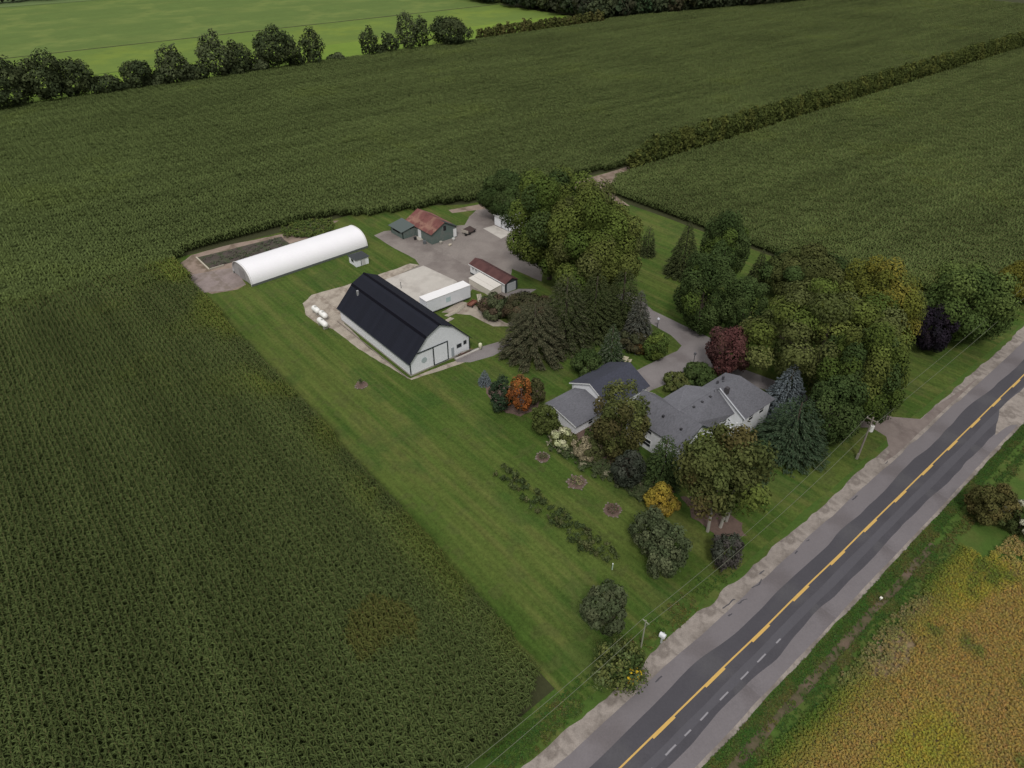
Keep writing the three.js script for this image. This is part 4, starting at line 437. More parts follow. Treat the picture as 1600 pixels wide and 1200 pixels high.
// broadleaf crown: leaf-sized faces on many overlapping lobes of an ellipsoid, centre at height hc
function leafCrown({ R, Rv, hc, cols, seed, leaf = R > 7 ? 0.38 : 0.31, cover = 1.35, lobes, lobeSize = 0.32, loose = 0.2, accents = [], flat = 0.25, rag = 0 }) {
  const r = rng(seed), nl = lobes || Math.round(clamp(Math.min(4.0 / (lobeSize * lobeSize), 12 + R * 7), 10, 82)), Ls = [];
  for (let i = 0; i < nl; i++) { const y = 1 - 2 * (i + 0.5) / nl, a = i * 2.39996 + r() * 0.7, s = Math.sqrt(1 - y * y), f = 0.66 - 0.14 * rag + (0.3 + 0.26 * rag) * r(); const yy = y < -flat ? -flat + (y + flat) * 0.7 : y; Ls.push({ c: [s * Math.cos(a) * R * f, yy * Rv * f, s * Math.sin(a) * R * f], q: R * lobeSize * (0.75 + 0.55 * r()), k: cols[Math.floor(r() * cols.length)], b: 0.82 + 0.36 * r() }); }
  for (const [dx, dy, dz, q, k] of accents) Ls.push({ c: [dx * R, dy * Rv, dz * R], q: q * R, k, b: 1, acc: 1 });
  const stretch = clamp(Rv / R, 0.7, 1.5), tot = Ls.reduce((s, l) => s + l.q * l.q, 0), N = Math.round(clamp(cover * 2 * Math.PI * tot / (0.52 * leaf * leaf) / 0.62, 120, 80000)), cum = []; let acc = 0; for (const l of Ls) { acc += l.q * l.q / tot; cum.push(acc); }
  return cards(N, () => { const t = r(); let li = cum.findIndex(c => t <= c); if (li < 0) li = Ls.length - 1; const l = Ls[li], d = unit(r), out = nrm([l.c[0] / R, l.c[1] / Rv + 0.15, l.c[2] / R]); if (d[0] * out[0] + d[1] * out[1] + d[2] * out[2] < -0.35) return null;
    const rr = l.q * (1 - loose + loose * 1.6 * r()) * (0.86 + 0.2 * vn(d[0] * 3 + li * 7, d[2] * 3 + d[1] * 2)), P = [l.c[0] + d[0] * rr, l.c[1] + d[1] * rr * stretch, l.c[2] + d[2] * rr];
    for (let j = 0; j < Ls.length; j++) if (j !== li) { const o = Ls[j]; if (Math.hypot(P[0] - o.c[0], P[1] - o.c[1], P[2] - o.c[2]) < o.q * 0.6) return null; }
    const m = nrm([d[0] + (r() - 0.5) * 0.9, d[1] + 0.15 + (r() - 0.5) * 0.9, d[2] + (r() - 0.5) * 0.9]), U = nrm(cross(m, unit(r))), V = cross(m, U), s = leaf * (0.5 + 1.0 * r()), g = l.b * (0.72 + 0.56 * r());
    return [[P[0], P[1] + hc, P[2]], U.map(x => x * s * 0.62), V.map(x => x * s * 0.42), l.k.map(x => x * g)]; });
}
// conifer crown: drooping whorled sprays, height h
function coneCrown({ R, h, cols, seed, leaf = 0.34, cover = 2.8, tiers, power = 0.85, skirt = 0.04, droop = 0.28 }) {
  const r = rng(seed), nt = tiers || Math.round(clamp(h * 1.5, 6, 22)), N = Math.round(clamp(cover * Math.PI * R * Math.hypot(R, h) / (0.5 * leaf * leaf), 150, 24000));
  return cards(N, () => { let t = 1 - Math.sqrt(r()); const k = Math.floor(t * nt); t = (k + 0.15 + 0.7 * r() * r()) / nt; const a = r() * 6.2832, nb = 13, ba = Math.round((a / 6.2832) * nb + hash(k, seed)) , wob = 0.80 + 0.26 * hash(ba, k * 7 + seed) + 0.15 * r(), rm = R * Math.pow(1 - t, power) * wob + 0.08, q = 0.3 + 0.7 * Math.sqrt(r()), rad = rm * q, aa = mix(a, (ba - hash(k, seed)) / nb * 6.2832, 0.4);
    const y = h * (skirt + (1 - skirt) * t) - droop * rad * q + 0.1 * rad, dir = nrm([Math.cos(aa), -0.25 + (r() - 0.5) * 0.5, Math.sin(aa)]), U = dir, V = nrm(cross(nrm([(r() - 0.5) * 0.9, 1, (r() - 0.5) * 0.9]), dir)), s = leaf * (0.6 + 0.8 * r()) * (0.6 + 0.4 * (1 - t)), c = cols[Math.floor(r() * cols.length)], g = 0.72 + 0.56 * r();
    return [[Math.cos(aa) * rad, Math.max(0.05, y), Math.sin(aa) * rad], U.map(x => x * s * 0.75), V.map(x => x * s * 0.32), c.map(x => x * g)]; });
}
function trunkGeo(h, r0, R, seed, limbs = 5, stems = null) { const r = rng(seed + 99), gs = [];
  for (const [sx, sz] of stems || [[0, 0]]) { gs.push(new THREE.TubeGeometry(new THREE.CatmullRomCurve3([new THREE.Vector3(sx, -0.1, sz), new THREE.Vector3(sx * 1.2 + (r() - 0.5) * 0.3, h * 0.4, sz * 1.2 + (r() - 0.5) * 0.3), new THREE.Vector3(sx * 1.5, h, sz * 1.5)]), 8, r0, 8)); }
  const g0 = gs[0].attributes.position; for (const g of gs) { const p = g.attributes.position; for (let i = 0; i < p.count; i++) { const y = p.getY(i), k = 1.15 - 0.65 * clamp(y / h); const ring = Math.floor(i / 9), cx = (() => { let s = 0; for (let j = 0; j < 8; j++) s += p.getX(ring * 9 + j); return s / 8; })(), cz = (() => { let s = 0; for (let j = 0; j < 8; j++) s += p.getZ(ring * 9 + j); return s / 8; })(); if (i % 9 === 0) g.userData[ring] = [cx, cz, k]; } for (let i = 0; i < p.count; i++) { const [cx, cz, k] = g.userData[Math.floor(i / 9)]; p.setX(i, cx + (p.getX(i) - cx) * k); p.setZ(i, cz + (p.getZ(i) - cz) * k); } g.userData = {}; }
  for (let i = 0; i < limbs; i++) { const a = i * 2.4 + r(), y = h * (0.35 + 0.4 * r()), L = R * (0.45 + 0.25 * r()); gs.push(new THREE.TubeGeometry(new THREE.CatmullRomCurve3([new THREE.Vector3(0, y, 0), new THREE.Vector3(Math.cos(a) * L * 0.5, y + L * 0.45, Math.sin(a) * L * 0.5), new THREE.Vector3(Math.cos(a) * L, y + L * 0.75, Math.sin(a) * L)]), 5, r0 * 0.32, 5)); }
  return mergeGeometries(gs.map(g => { const q = g.toNonIndexed(); q.computeVertexNormals(); return q; })); }
let seedN = 100;
function fitCrown([x0, y0, x1, y1], clear) { // crown ellipsoid from its box in the photo; it stands on the ground, `clear` metres of bare trunk
  let Rv = 4, R = 4, P; const cx = (x0 + x1) / 2, cy = (y0 + y1) / 2;
  for (let i = 0; i < 14; i++) { P = gp(cx, cy, clear + Rv); const [, , z] = toPx(P), m = z / FPX, d = P.clone().sub(EYE).normalize(), sp = -d.y, cp = Math.sqrt(1 - sp * sp); R = (x1 - x0) / 2 * m * 0.96; const hh = (y1 - y0) / 2 * m; Rv = Math.max(0.6 * R, Math.sqrt(Math.max(0.02, hh * hh - R * R * sp * sp)) / cp); }
  return { x: P.x, z: P.z, R, Rv, hc: clear + Rv };
}
function fitOnLine([x0, y0, x1, y1], zLine, clear) { // a tree known to stand on the field edge z = zLine
  let a = -200, b = 700; const cx = (x0 + x1) / 2; for (let i = 0; i < 40; i++) { const m = (a + b) / 2; toPx(new THREE.Vector3(m, 0, zLine))[0] < cx ? a = m : b = m; }
  const m = toPx(new THREE.Vector3(a, 0, zLine))[2] / FPX, R = (x1 - x0) / 2 * m; let h = 2; while (h < 30 && toPx(new THREE.Vector3(a, h, zLine))[1] > y0) h += 0.2; const Rv = Math.max(1.2, (h - clear) / 2); return { x: a, z: zLine, R, Rv, hc: clear + Rv };
}
function broadleaf(name, label, bx, cols, o = {}) { const f = o.line ? fitOnLine(bx, o.line, o.clear) : fitCrown(bx, o.clear ?? 0.8), s = seedN++, t = thing(name, label, o.category || 'tree', [f.x, 0, f.z], 0, o.group);
  if (o.stems) for (const st of o.stems) mesh('trunk', trunkGeo(f.hc, o.trunk, f.R, s, 0, [st]), o.bark, t);
  else mesh('trunk', trunkGeo(f.hc, o.trunk || clamp(f.R * 0.055, 0.05, 0.55), f.R, s, o.category === 'shrub' ? 4 : 6), o.bark || barkMat, t);
  mesh('crown', leafCrown({ ...f, cols, seed: s, ...o }), treeMat, t); return t; }
function conifer(name, label, [x0, y0, x1, y1], cols, o = {}) { let R = 2, b = gp((x0 + x1) / 2, y1), m; for (let i = 0; i < 6; i++) { const [, , z] = toPx(b); m = z / FPX; R = (x1 - x0) / 2 * m; const sp = CAM_H / b.distanceTo(EYE); b = gp((x0 + x1) / 2, y1 - R * sp * 0.75 / m); }
  let h = 3; for (let i = 0; i < 200; i++) { h += 0.15; if (toPx(new THREE.Vector3(b.x, h, b.z))[1] <= y0) break; }
  const s = seedN++, t = thing(name, label, 'tree', [b.x, 0, b.z], 0, o.group); mesh('trunk', trunkGeo(h * 0.92, clamp(h * 0.018, 0.05, 0.3), 0.4, s, 0), barkMat, t); mesh('crown', coneCrown({ R, h, cols, seed: s, ...o }), treeMat, t); return t; }
const G1 = [[0.082, 0.112, 0.024], [0.098, 0.124, 0.028], [0.068, 0.100, 0.022], [0.110, 0.130, 0.032]];           // mid green maple
const G2 = [[0.046, 0.070, 0.022], [0.053, 0.077, 0.025], [0.040, 0.063, 0.020]];                                   // dark green
const G3 = [[0.082, 0.094, 0.030], [0.094, 0.104, 0.034], [0.070, 0.085, 0.027]];                                   // olive
const GY = [[0.13, 0.125, 0.022], [0.105, 0.115, 0.022], [0.15, 0.135, 0.026]];                                      // yellow green
const GA = [[0.072, 0.088, 0.044], [0.062, 0.080, 0.038], [0.085, 0.098, 0.05]];                                    // grey green
const S1 = [[0.046, 0.059, 0.022], [0.056, 0.066, 0.026], [0.040, 0.051, 0.020]], S2 = [[0.068, 0.068, 0.038], [0.056, 0.062, 0.034], [0.076, 0.072, 0.042]], SB = [[0.105, 0.125, 0.135], [0.080, 0.098, 0.105], [0.13, 0.15, 0.165]];
const PUR = [[0.018, 0.014, 0.021], [0.014, 0.012, 0.017], [0.023, 0.017, 0.024]], RED = [[0.085, 0.036, 0.034], [0.065, 0.032, 0.03], [0.10, 0.048, 0.042]], OR = [[0.22, 0.075, 0.022], [0.18, 0.065, 0.022], [0.26, 0.10, 0.03], [0.12, 0.066, 0.026]];
// centre group
broadleaf('maple_tree', 'huge dark green maple behind the red roof shed', [793, 268, 930, 428], [...G1, ...G2], { clear: 2.2, lobeSize: 0.27, rag: 0.4 });
broadleaf('maple_tree', 'broad maple with a small orange branch beside the gravel yard', [848, 298, 1004, 462], [...G1, G3[0], G3[1], [0.088, 0.104, 0.026]], { clear: 2.2, lobeSize: 0.25, rag: 0.4, accents: [[0.28, 0.55, -0.35, 0.09, [0.15, 0.075, 0.018]], [0.3, 0.35, -0.3, 0.07, [0.14, 0.07, 0.018]]] });
broadleaf('shade_tree', 'dark tree behind the small garage at the corn edge', [752, 275, 832, 338], G2, { clear: 1 });
conifer('spruce_tree', 'broad grey green spruce nearest the barn path', [782, 468, 888, 574], S2, { power: 0.42, tiers: 10, cover: 3.2, droop: 0.15 });
conifer('spruce_tree', 'dark spruce with brownish top next to the broad grey spruce', [838, 425, 926, 552], [...S1, S2[0], S2[1]], { power: 0.5, droop: 0.2 });
conifer('spruce_tree', 'tall dark spruce in the middle of the evergreen clump', [888, 424, 966, 536], S1, { power: 0.52, droop: 0.2 });
conifer('spruce_tree', 'dark spruce closest to the driveway in the evergreen clump', [932, 418, 1006, 522], S1, { power: 0.52, droop: 0.2 });
broadleaf('brown_shrub', 'reddish brown shrub at the edge of the evergreen clump by the barn', [792, 462, 862, 505], [[0.062, 0.056, 0.03], [0.05, 0.052, 0.026], [0.075, 0.056, 0.034]], { category: 'shrub', clear: 0.3 });
conifer('grey_spruce', 'slim pale grey spruce beside the driveway bend', [965, 452, 1022, 548], [[0.085, 0.09, 0.075], [0.07, 0.075, 0.06], [0.062, 0.06, 0.045]], { power: 0.8 });
conifer('young_fir', 'small dark fir with pale tips on the lawn behind the garage', [930, 505, 976, 578], [[0.032, 0.052, 0.022], [0.042, 0.062, 0.028], [0.09, 0.105, 0.07]], { power: 0.75, cover: 2.2 });
broadleaf('round_shrub', 'round dark shrub close to the garage back wall', [895, 548, 942, 590], G2, { category: 'shrub', clear: 0.1, leaf: 0.3 });
broadleaf('bush', 'light green bush at the tip of the driveway lawn', [1006, 520, 1046, 562], [[0.085, 0.115, 0.025], [0.06, 0.09, 0.022]], { category: 'shrub', clear: 0.1, leaf: 0.3 });
broadleaf('red_shrub', 'low orange red shrub beside the light green bush', [988, 535, 1016, 553], [[0.20, 0.055, 0.022], [0.07, 0.06, 0.02], [0.09, 0.055, 0.02]], { category: 'shrub', clear: 0.05, leaf: 0.25 });
broadleaf('brown_bush', 'brown green bush under the grey spruce', [968, 515, 1012, 548], [[0.055, 0.052, 0.028], [0.045, 0.05, 0.025]], { category: 'shrub', clear: 0.1, leaf: 0.3 });
broadleaf('garden_bush', 'grey green bush on the gravel in front of the cream bin', [748, 461, 800, 496], [...GA, [0.08, 0.06, 0.04]], { category: 'shrub', clear: 0.1, leaf: 0.3 });
conifer('cedar_tree', 'small dark cedar on the far lawn edge', [998, 352, 1024, 402], S1, { power: 0.5 });
// right group by the driveway
conifer('spruce_tree', 'dark spruce at the corn edge beside the far lawn', [1036, 342, 1094, 438], S1, {});
broadleaf('lawn_tree', 'dark rounded tree standing at the corner of the right corn field', [1098, 343, 1168, 442], [...G2, G1[2]], { clear: 1 });
conifer('spruce_tree', 'narrow spruce between the rounded trees at the corn edge', [1158, 388, 1200, 460], S1, {});
broadleaf('lawn_tree', 'dense round green tree beside the driveway', [1058, 398, 1142, 516], [...G2, G1[2], [0.048, 0.074, 0.024]], { clear: 0.8, lobeSize: 0.3 });
broadleaf('lawn_tree', 'round dark tree behind the red leaved tree', [1128, 436, 1198, 530], G2, { clear: 0.8 });
broadleaf('lawn_tree', 'dull olive tree with flat top at the field edge', [1200, 390, 1312, 466], [...G3.map(c => c.map(x => x * 0.82)), G2[0]], { clear: 1 });
broadleaf('yellow_maple', 'yellowing maple behind the giant tree', [1304, 412, 1422, 556], [...GY, G1[3]], { clear: 1.6 });
broadleaf('maple_tree', 'giant olive green maple overhanging the farmhouse and driveway entrance', [1173, 446, 1410, 606], [...G1, ...G3, [0.085, 0.098, 0.034]], { clear: 2.0, rag: 0.5, lobeSize: 0.22,  });
broadleaf('maple_tree', 'lower spreading maple in front of the giant one by the utility pole', [1286, 505, 1412, 662], [...G1.map(c => c.map(x => x * 0.85)), ...G2], { clear: 1.4, lobeSize: 0.27 });
broadleaf('shade_tree', 'dark leafy tree between the wide pine and the utility pole', [1258, 592, 1346, 698], G2, { clear: 0.6 });
broadleaf('red_maple', 'dark red leaved tree at the driveway corner by the farmhouse', [1106, 513, 1172, 586], RED, { clear: 0.8 });
conifer('blue_spruce', 'large blue spruce against the farmhouse gable end', [1184, 570, 1258, 660], SB, { power: 0.7 });
conifer('pine_tree', 'wide dark green pine on the road side of the farmhouse', [1176, 622, 1284, 730], [[0.034, 0.056, 0.03], [0.042, 0.066, 0.034], [0.05, 0.07, 0.04]], { power: 0.45, cover: 3, droop: 0.15 });
broadleaf('hedge_bush', 'shrubs along the driveway behind the farmhouse', [1066, 566, 1116, 604], G2, { category: 'shrub', clear: 0.1, leaf: 0.32 });
broadleaf('hedge_bush', 'olive shrub at the farmhouse back wall', [1035, 583, 1078, 612], G3, { category: 'shrub', clear: 0.1, leaf: 0.32 });
// house front
broadleaf('ornamental_tree', 'olive brown tree between the garage and the farmhouse', [932, 606, 1012, 716], [...G3, [0.078, 0.068, 0.028], [0.075, 0.072, 0.026]], { rag: 0.7, clear: 0.8, loose: 0.35 });
conifer('cedar_tree', 'green pyramidal cedar against the farmhouse front wing', [1002, 680, 1062, 768], [[0.042, 0.066, 0.022], [0.055, 0.078, 0.026], [0.036, 0.056, 0.02]], { power: 0.5, cover: 2.8 });
broadleaf('dark_shrub', 'dark grey shrub mass at the foot of the olive brown tree', [956, 706, 1008, 762], [[0.035, 0.042, 0.03], [0.045, 0.05, 0.038]], { category: 'shrub', clear: 0.2, leaf: 0.3 });
broadleaf('birch_tree', 'golden olive birch with three white trunks in front of the farmhouse', [1060, 672, 1194, 806], [...G3, ...G3, G1[1], [0.095, 0.082, 0.03], [0.085, 0.092, 0.03]], { rag: 0.8, clear: 3.6, loose: 0.55, lobeSize: 0.26, bark: paleBark, trunk: 0.22, stems: [[-1.6, 0.9], [0.4, 1.6], [2.0, 1.4]], leaf: 0.36 });
broadleaf('pine_bush', 'green tree peeking out beside the golden birch', [1150, 690, 1205, 770], [[0.042, 0.07, 0.03], [0.055, 0.08, 0.036]], { clear: 0.4 });
broadleaf('yellow_shrub', 'bright golden yellow shrub on the lawn below the cedar', [1009, 759, 1059, 803], [[0.28, 0.20, 0.032], [0.23, 0.18, 0.03], [0.19, 0.14, 0.03]], { category: 'shrub', clear: 0.05, leaf: 0.26 });
broadleaf('apple_tree', 'grey green apple tree below the yellow shrub', [988, 796, 1052, 862], GA, { rag: 0.7, clear: 0.5, leaf: 0.3, loose: 0.35 });
broadleaf('apple_tree', 'grey green apple tree leaning to the road side', [1014, 826, 1078, 900], GA, { rag: 0.7, clear: 0.5, leaf: 0.3, loose: 0.35 });
broadleaf('small_shrub', 'small grey brown shrub under the overhead wires', [1110, 833, 1160, 886], [[0.05, 0.056, 0.042], [0.06, 0.055, 0.05]], { category: 'shrub', clear: 0.2, leaf: 0.28, loose: 0.4 });
broadleaf('lone_bush', 'round grey green bush alone on the open lawn', [909, 916, 981, 986], GA.map(c => c.map(x => x * 0.86)), { category: 'shrub', clear: 0.3, leaf: 0.28, loose: 0.3 });
broadleaf('flowering_shrub', 'loose roadside shrub with yellow flowers near the mailbox', [926, 1008, 1012, 1066], [[0.06, 0.09, 0.026], [0.085, 0.11, 0.04], [0.10, 0.115, 0.035]], { category: 'shrub', clear: 0.05, leaf: 0.26, loose: 0.9, cover: 0.7, accents: [[-0.05, 0.3, 0.6, 0.34, [0.42, 0.29, 0.02]], [-0.3, 0.2, 0.6, 0.2, [0.38, 0.28, 0.03]]] });
broadleaf('orange_tree', 'bright orange autumn tree on the lawn between barn and garage', [792, 587, 831, 646], OR.map(c => c.map(x => x * 0.85)), { clear: 0.5, leaf: 0.3 });
broadleaf('dark_shrub', 'dark evergreen shrub beside the orange tree', [764, 590, 802, 645], [[0.025, 0.042, 0.022], [0.032, 0.05, 0.026]], { category: 'shrub', clear: 0.1, leaf: 0.3 });
broadleaf('brown_bush', 'olive brown bush right behind the orange tree', [818, 592, 852, 634], [[0.062, 0.062, 0.026], [0.055, 0.06, 0.024]], { category: 'shrub', clear: 0.1, leaf: 0.3 });
conifer('blue_spruce', 'tiny blue spruce on the lawn between the barn and the orange tree', [747, 580, 768, 604], SB, { leaf: 0.22 });
broadleaf('hydrangea', 'olive bush at the annex corner of the garage', [829, 632, 873, 678], [[0.07, 0.088, 0.025], [0.06, 0.075, 0.022]], { category: 'shrub', clear: 0.1, leaf: 0.3 });
broadleaf('hydrangea', 'white flowering hydrangea in front of the garage annex', [862, 672, 902, 698], [[0.42, 0.42, 0.27], [0.34, 0.36, 0.2], [0.08, 0.09, 0.03]], { category: 'shrub', clear: 0.02, leaf: 0.26 });
broadleaf('garden_bush', 'green bush between the annex and the olive brown tree', [914, 668, 944, 692], [[0.06, 0.08, 0.024], [0.05, 0.07, 0.022]], { category: 'shrub', clear: 0.05, leaf: 0.28 });
broadleaf('hydrangea', 'pale flowering shrub at the foot of the olive brown tree', [895, 690, 945, 712], [[0.22, 0.19, 0.12], [0.08, 0.085, 0.035], [0.06, 0.07, 0.025]], { category: 'shrub', clear: 0.02, leaf: 0.24 });
// right edge
broadleaf('plum_tree', 'almost black purple leaved tree on the roadside lawn', [1424, 478, 1486, 548], PUR, { clear: 0.4 });
broadleaf('plum_tree', 'dark purple tree tucked under the light green tree', [1462, 470, 1506, 522], PUR, { clear: 0.4 });
broadleaf('ash_tree', 'light green tree beside the purple trees on the roadside lawn', [1452, 418, 1574, 530], [[0.07, 0.105, 0.028], [0.085, 0.118, 0.032], [0.06, 0.092, 0.026]], { rag: 0.6, clear: 1, loose: 0.35 });
broadleaf('field_bush', 'yellow green bush at the far corner of the roadside lawn', [1566, 412, 1640, 470], GY.map(c => c.map(x => x * 0.8)), { category: 'shrub', clear: 0.1 });
broadleaf('round_shrub', 'round olive brown shrub across the road', [1518, 756, 1584, 818], [[0.09, 0.078, 0.028], [0.078, 0.076, 0.026]], { category: 'shrub', clear: 0.05, leaf: 0.26 });
broadleaf('white_flower_shrub', 'dark shrub with white blossoms across the road', [1562, 780, 1640, 840], [[0.05, 0.066, 0.022], [0.055, 0.07, 0.024], [0.06, 0.075, 0.026], [0.36, 0.36, 0.27]], { category: 'shrub', clear: 0.05, leaf: 0.24, lobeSize: 0.2, lobes: 40 });
// berry rows on the lawn
{ const rows = [[[786, 742], [846, 792], 8], [[856, 800], [950, 866], 11]], ws = ['short row of dark leafy berry canes on the lawn', 'long row of dark leafy berry canes nearer the lone bush'];
  rows.forEach(([a, b, n], i) => { const A = gp(...a), B = gp(...b), o = thing('berry_row', ws[i], 'berry bushes', [A.x, 0, A.z], 0, 'berry cane rows'); for (let k = 0; k < n; k++) { const t = k / (n - 1), h = hash(k, i + 3); if (hash(k, i + 61) < 0.22) continue; const g = leafCrown({ R: 1.3 + 0.5 * h, Rv: 0.6, hc: 0.55, cols: [[0.055, 0.075, 0.028], [0.066, 0.084, 0.032], [0.08, 0.088, 0.036], [0.045, 0.064, 0.024]], seed: 700 + i * 40 + k, leaf: 0.24, lobes: 7, loose: 0.7, cover: 0.9 }); g.translate(mix(0, B.x - A.x, t) + (hash(k, 9) - 0.5) * 1.4, 0, mix(0, B.z - A.z, t) + (hash(k, 19) - 0.5) * 0.8); mesh('cane_bush', g, treeMat, o); } }); }
// flower beds: mulch ring, stones, plants
{ const mulch = grainMat([0.13, 0.09, 0.075], 0.5, 2, 1, 0.03), stone = mat(0.17, 0.14, 0.12, 0.95);
  const beds = [[848, 715, 1.15, 'small round mulch bed on the lawn nearest the garage annex', [0.10, 0.09, 0.05]], [901, 754, 1.5, 'round bed with pale flowers in the middle of the side lawn', [0.22, 0.21, 0.10]], [957, 797, 1.35, 'round mulch bed on the lawn near the apple trees', [0.12, 0.08, 0.06]], [565, 602, 1.15, 'mulch ring with a tiny sapling in front of the barn', [0.05, 0.055, 0.03]]];
  beds.forEach(([px, py, R, label, k], i) => { const p = gp(px, py), o = thing('flower_bed', label, 'flower bed', [p.x, 0, p.z]); const pts = []; for (let a = 0; a < 16; a++) pts.push([Math.cos(a / 16 * 6.283) * R * (0.9 + 0.2 * hash(a, i)), Math.sin(a / 16 * 6.283) * R * (0.9 + 0.2 * hash(a, i + 5))]);
    mesh('mulch', sheetGeo(pts, 0.03), mulch, o); for (let a = 0; a < 16; a++) if (hash(a, i + 31) < 0.72) mesh('edge_stone', new THREE.DodecahedronGeometry(0.1 + 0.1 * hash(a, i + 7)).scale(1.3, 0.6, 1).rotateY(a).translate(pts[a][0] * (0.92 + 0.15 * hash(a, i + 3)), 0.06, pts[a][1] * (0.92 + 0.15 * hash(a, i + 4))), stone, o);
    mesh('plants', clumpGeo(i === 3 ? 40 : 90, R * (i === 3 ? 0.25 : 0.7), i === 3 ? 1.4 : 0.55, 0.15, 30 + i, [k, [0.05, 0.07, 0.025], k.map(x => x * 0.7)]), leafMat, o); });
  const mb = (px, name, label) => { const o = mesh(name, sheetGeo(rough(gl(px), 0.55, 0.5, 3), 0.014), mulch); tag(o, null, null, null, 'structure'); };
  mb([[752, 600], [765, 596], [800, 606], [850, 612], [835, 642], [812, 650], [792, 646], [770, 628]], 'mulch_bed'); mb([[1066, 776], [1100, 772], [1158, 818], [1166, 838], [1148, 838], [1128, 842], [1104, 828], [1088, 812]], 'mulch_bed'); mb([[870, 668], [945, 665], [1010, 735], [1060, 770], [1000, 778], [950, 735], [900, 712], [858, 690]], 'planting_bed'); }
// garden plants in the house bed
{ const r = rng(333), L = []; for (let i = 0; i < 260; i++) { const t = r(), px = mix(862, 1010, t) + (r() - 0.5) * 26, py = mix(690, 775, t) + (r() - 0.5) * 22, p = gp(px, py); L.push({ x: p.x, z: p.z, a: r() * 6, s: 0.8 + r(), c: r() < 0.15 ? [1.6, 1.5, 1.0] : mix3([0.45, 0.6, 0.25], [0.4, 0.45, 0.22], r()) }); }
  scatter('garden_perennials', 'mixed low garden plants along the farmhouse beds', 'garden plants', clumpGeo(14, 0.4, 0.7, 0.17, 55, [[0.13, 0.13, 0.13], [0.09, 0.1, 0.09]]), L); }

// ---------------------------------------------------------------- hedgerow and far trees
{ const HG = [[0.070, 0.086, 0.022], [0.060, 0.075, 0.020], [0.082, 0.092, 0.024], [0.053, 0.068, 0.019]], protos = [];
  for (let v = 0; v < 5; v++) { const g = leafCrown({ R: 1.95, Rv: 4.4, hc: 4.5, cols: [HG[v % 4], HG[(v + 1) % 4]], seed: 900 + v, leaf: 0.55, lobes: 20, lobeSize: 0.46, cover: 1.3, flat: 1 }), tg = trunkGeo(4.5, 0.14, 0.8, 40 + v, 3); protos.push([g, tg]); }
  const r = rng(321); let n = 0; for (let x = 171; x < 620; x += 1.75 * (0.8 + 0.4 * r())) { const v = Math.floor(r() * 5), z = mix(-143.6, -143.2, (x - 171) / 400) + (r() - 0.5) * 0.8, s = (0.9 + 0.2 * r()) * (x < 176 ? 0.75 : 1); if (!seen(x, z, 4, 30)) continue; const t = thing('hedgerow_tree', 'slim windbreak tree in the long hedgerow between the corn fields', 'tree', [x, 0, z], r() * 6.28, 'windbreak trees in the long hedgerow'); t.scale.set(0.9 + 0.25 * r(), s, 0.9 + 0.25 * r()); mesh('trunk', protos[v][1], barkMat, t); mesh('crown', protos[v][0], treeMat, t); n++; }
  console.log('hedge', n);
  // second hedge on the far side of the big field
  const HB = [[0.075, 0.072, 0.024], [0.06, 0.066, 0.02]]; const hb = [0, 1, 2].map(v => leafCrown({ R: 2.6, Rv: 3.2, hc: 3.3, cols: HB, seed: 960 + v, leaf: 1.0, lobes: 10, lobeSize: 0.5, cover: 1.1, flat: 1 }));
  for (let x = 278; x < 384; x += 3.4 * (0.8 + 0.4 * r())) { const t = thing('hedge_tree', 'low brownish tree in the far hedge beside the bright green field', 'tree', [x, 0, -363 + (r() - 0.5) * 2], r() * 6.28, 'trees of the far hedge'); const s = 0.85 + 0.35 * r(); t.scale.set(s, s, s); mesh('trunk', protos[0][1], barkMat, t); mesh('crown', hb[Math.floor(r() * 3)], treeMat, t); } }
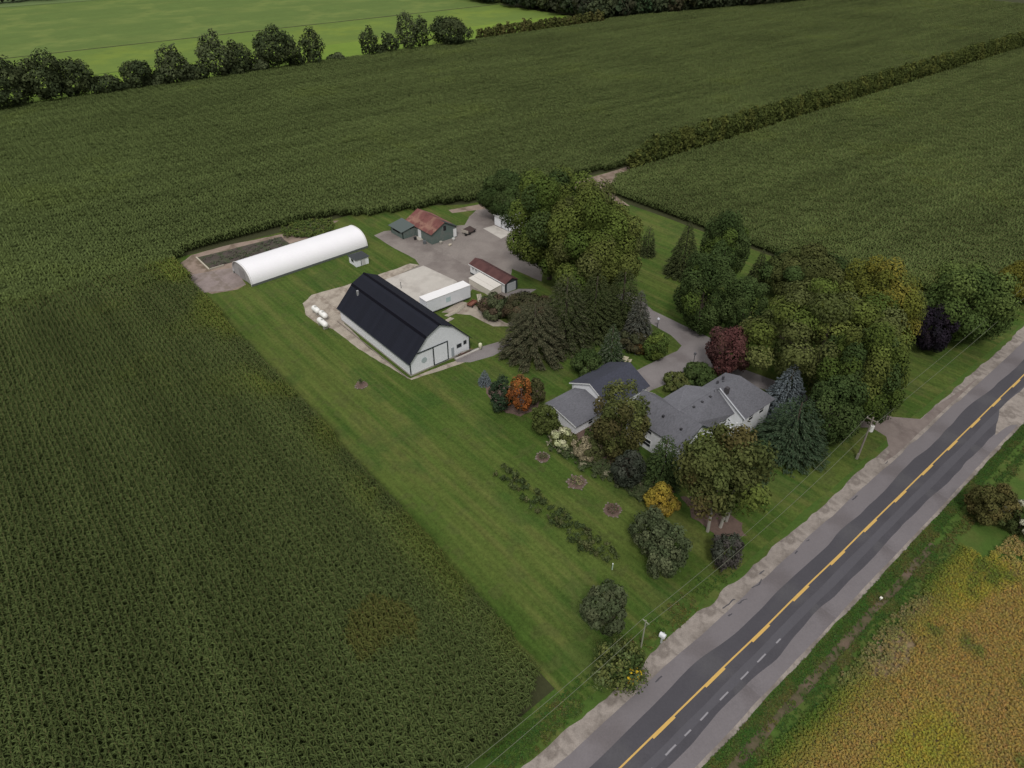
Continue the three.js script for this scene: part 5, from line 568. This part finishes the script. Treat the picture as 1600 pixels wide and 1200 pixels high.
{ const D = [[0.046, 0.060, 0.026], [0.056, 0.070, 0.03], [0.04, 0.054, 0.024]], D2 = [[0.064, 0.080, 0.038], [0.076, 0.092, 0.044]];
  const list = [[[-30, 100, 60, 178], 'dark tree at the near end of the far tree line', D], [[48, 92, 118, 166], 'big round dark tree in the far tree line', D], [[95, 96, 155, 162], 'dark bushy tree next to the big round one', D], [[145, 118, 200, 156], 'low dark bush ending the first clump of the far tree line', D], [[198, 95, 246, 146], 'round dark tree after the gap in the far tree line', D], [[240, 112, 276, 142], 'low bushy tree in the far tree line', D], [[256, 76, 302, 138], 'pale grey green tree in the far tree line', D2], [[294, 100, 330, 130], 'low thicket in the far tree line', D], [[318, 56, 366, 130], 'tall open crowned tree in the far tree line', D2], [[358, 68, 402, 122], 'dark tree beside the tall open one', D], [[404, 48, 468, 112], 'wide crowned tree in the far tree line', D], [[472, 52, 508, 102], 'narrow dark tree standing alone in the far tree line', D], [[564, 44, 592, 88], 'slim dark tree after the long gap', D], [[598, 52, 624, 82], 'small pointed tree in the far tree line', D], [[622, 24, 654, 76], 'tall leaning tree of the pair near the far hedge', D2], [[648, 28, 674, 74], 'second tall tree of the pair near the far hedge', D], [[674, 26, 736, 72], 'large dense tree next to the far hedge', D], [[186, 128, 214, 148], 'low filler bush joining the first two clumps of the far tree line', D], [[228, 120, 262, 142], 'scrubby bush at the foot of the pale grey green tree', D2], [[282, 108, 318, 132], 'scrubby bush between the pale tree and the tall open one', D2], [[350, 98, 384, 122], 'scrub under the tall open crowned tree', D], [[390, 92, 424, 116], 'scrub at the foot of the wide crowned tree', D2], [[586, 70, 606, 84], 'tiny bush beside the small pointed tree', D], [[512, 86, 540, 98], 'small bush in the far tree line gap', D2], [[450, 88, 476, 106], 'low bush beside the wide crowned tree', D]];
  for (const [b0, l, c] of list) { const w = (b0[2] - b0[0]) * 0.06, b = [b0[0] + w, b0[1], b0[2] - w, b0[3]]; broadleaf('field_tree', l, b, c, { clear: b[3] - b[1] > 50 ? 1.6 : 0.3, leaf: 0.85, cover: 0.9, lobeSize: 0.36, line: -360.5, rag: 1, trunk: 0.3, loose: 0.4, group: 'trees of the far tree line' }); } }
{ const D = [[0.034, 0.046, 0.022], [0.042, 0.054, 0.026], [0.050, 0.062, 0.03]], g = leafCrown({ R: 6.5, Rv: 7.5, hc: 8, cols: D, seed: 990, leaf: 1.7, lobes: 22, cover: 1.1 }); const r = rng(77), L = [];
  for (let i = 0; i < 2600; i++) { const x = 388 + r() * 520, z = -335 - r() * 330, edge = x < 570 ? mix(-374, -334, clamp((x - 388) / 182)) : -336; if (z > edge || !seen(x, z, 8, 80)) continue; if (x > 640 && z > -360) continue; const s = 0.75 + 0.6 * r(); L.push({ x, z, a: r() * 6.28, s, h: 1.0, c: [1, 1, 1].map(() => 1).map(q => q * (0.8 + 0.4 * r())) }); }
  for (let x = 388; x < 640; x += 5) { const z = mix(-374, -334, clamp((x - 388) / 182)); L.push({ x: x + r() * 2, z: z - 2 - r() * 3, a: r() * 6.28, s: 0.7 + 0.5 * r(), c: [1, 1, 1] }); }
  scatter('woodland', 'dark wood closing off the far end of the corn field', 'woodland', g, L);
  const L2 = []; for (let x = -40; x < 330; x += 6) L2.push({ x: x + r() * 4, z: -742 - r() * 14, a: r() * 6, s: 0.7 + 0.6 * r(), c: [1, 1, 1] }); scatter('distant_trees', 'distant dark tree belt beyond the bright green fields', 'woodland', g, L2); }
renderer.render(scene, camera);
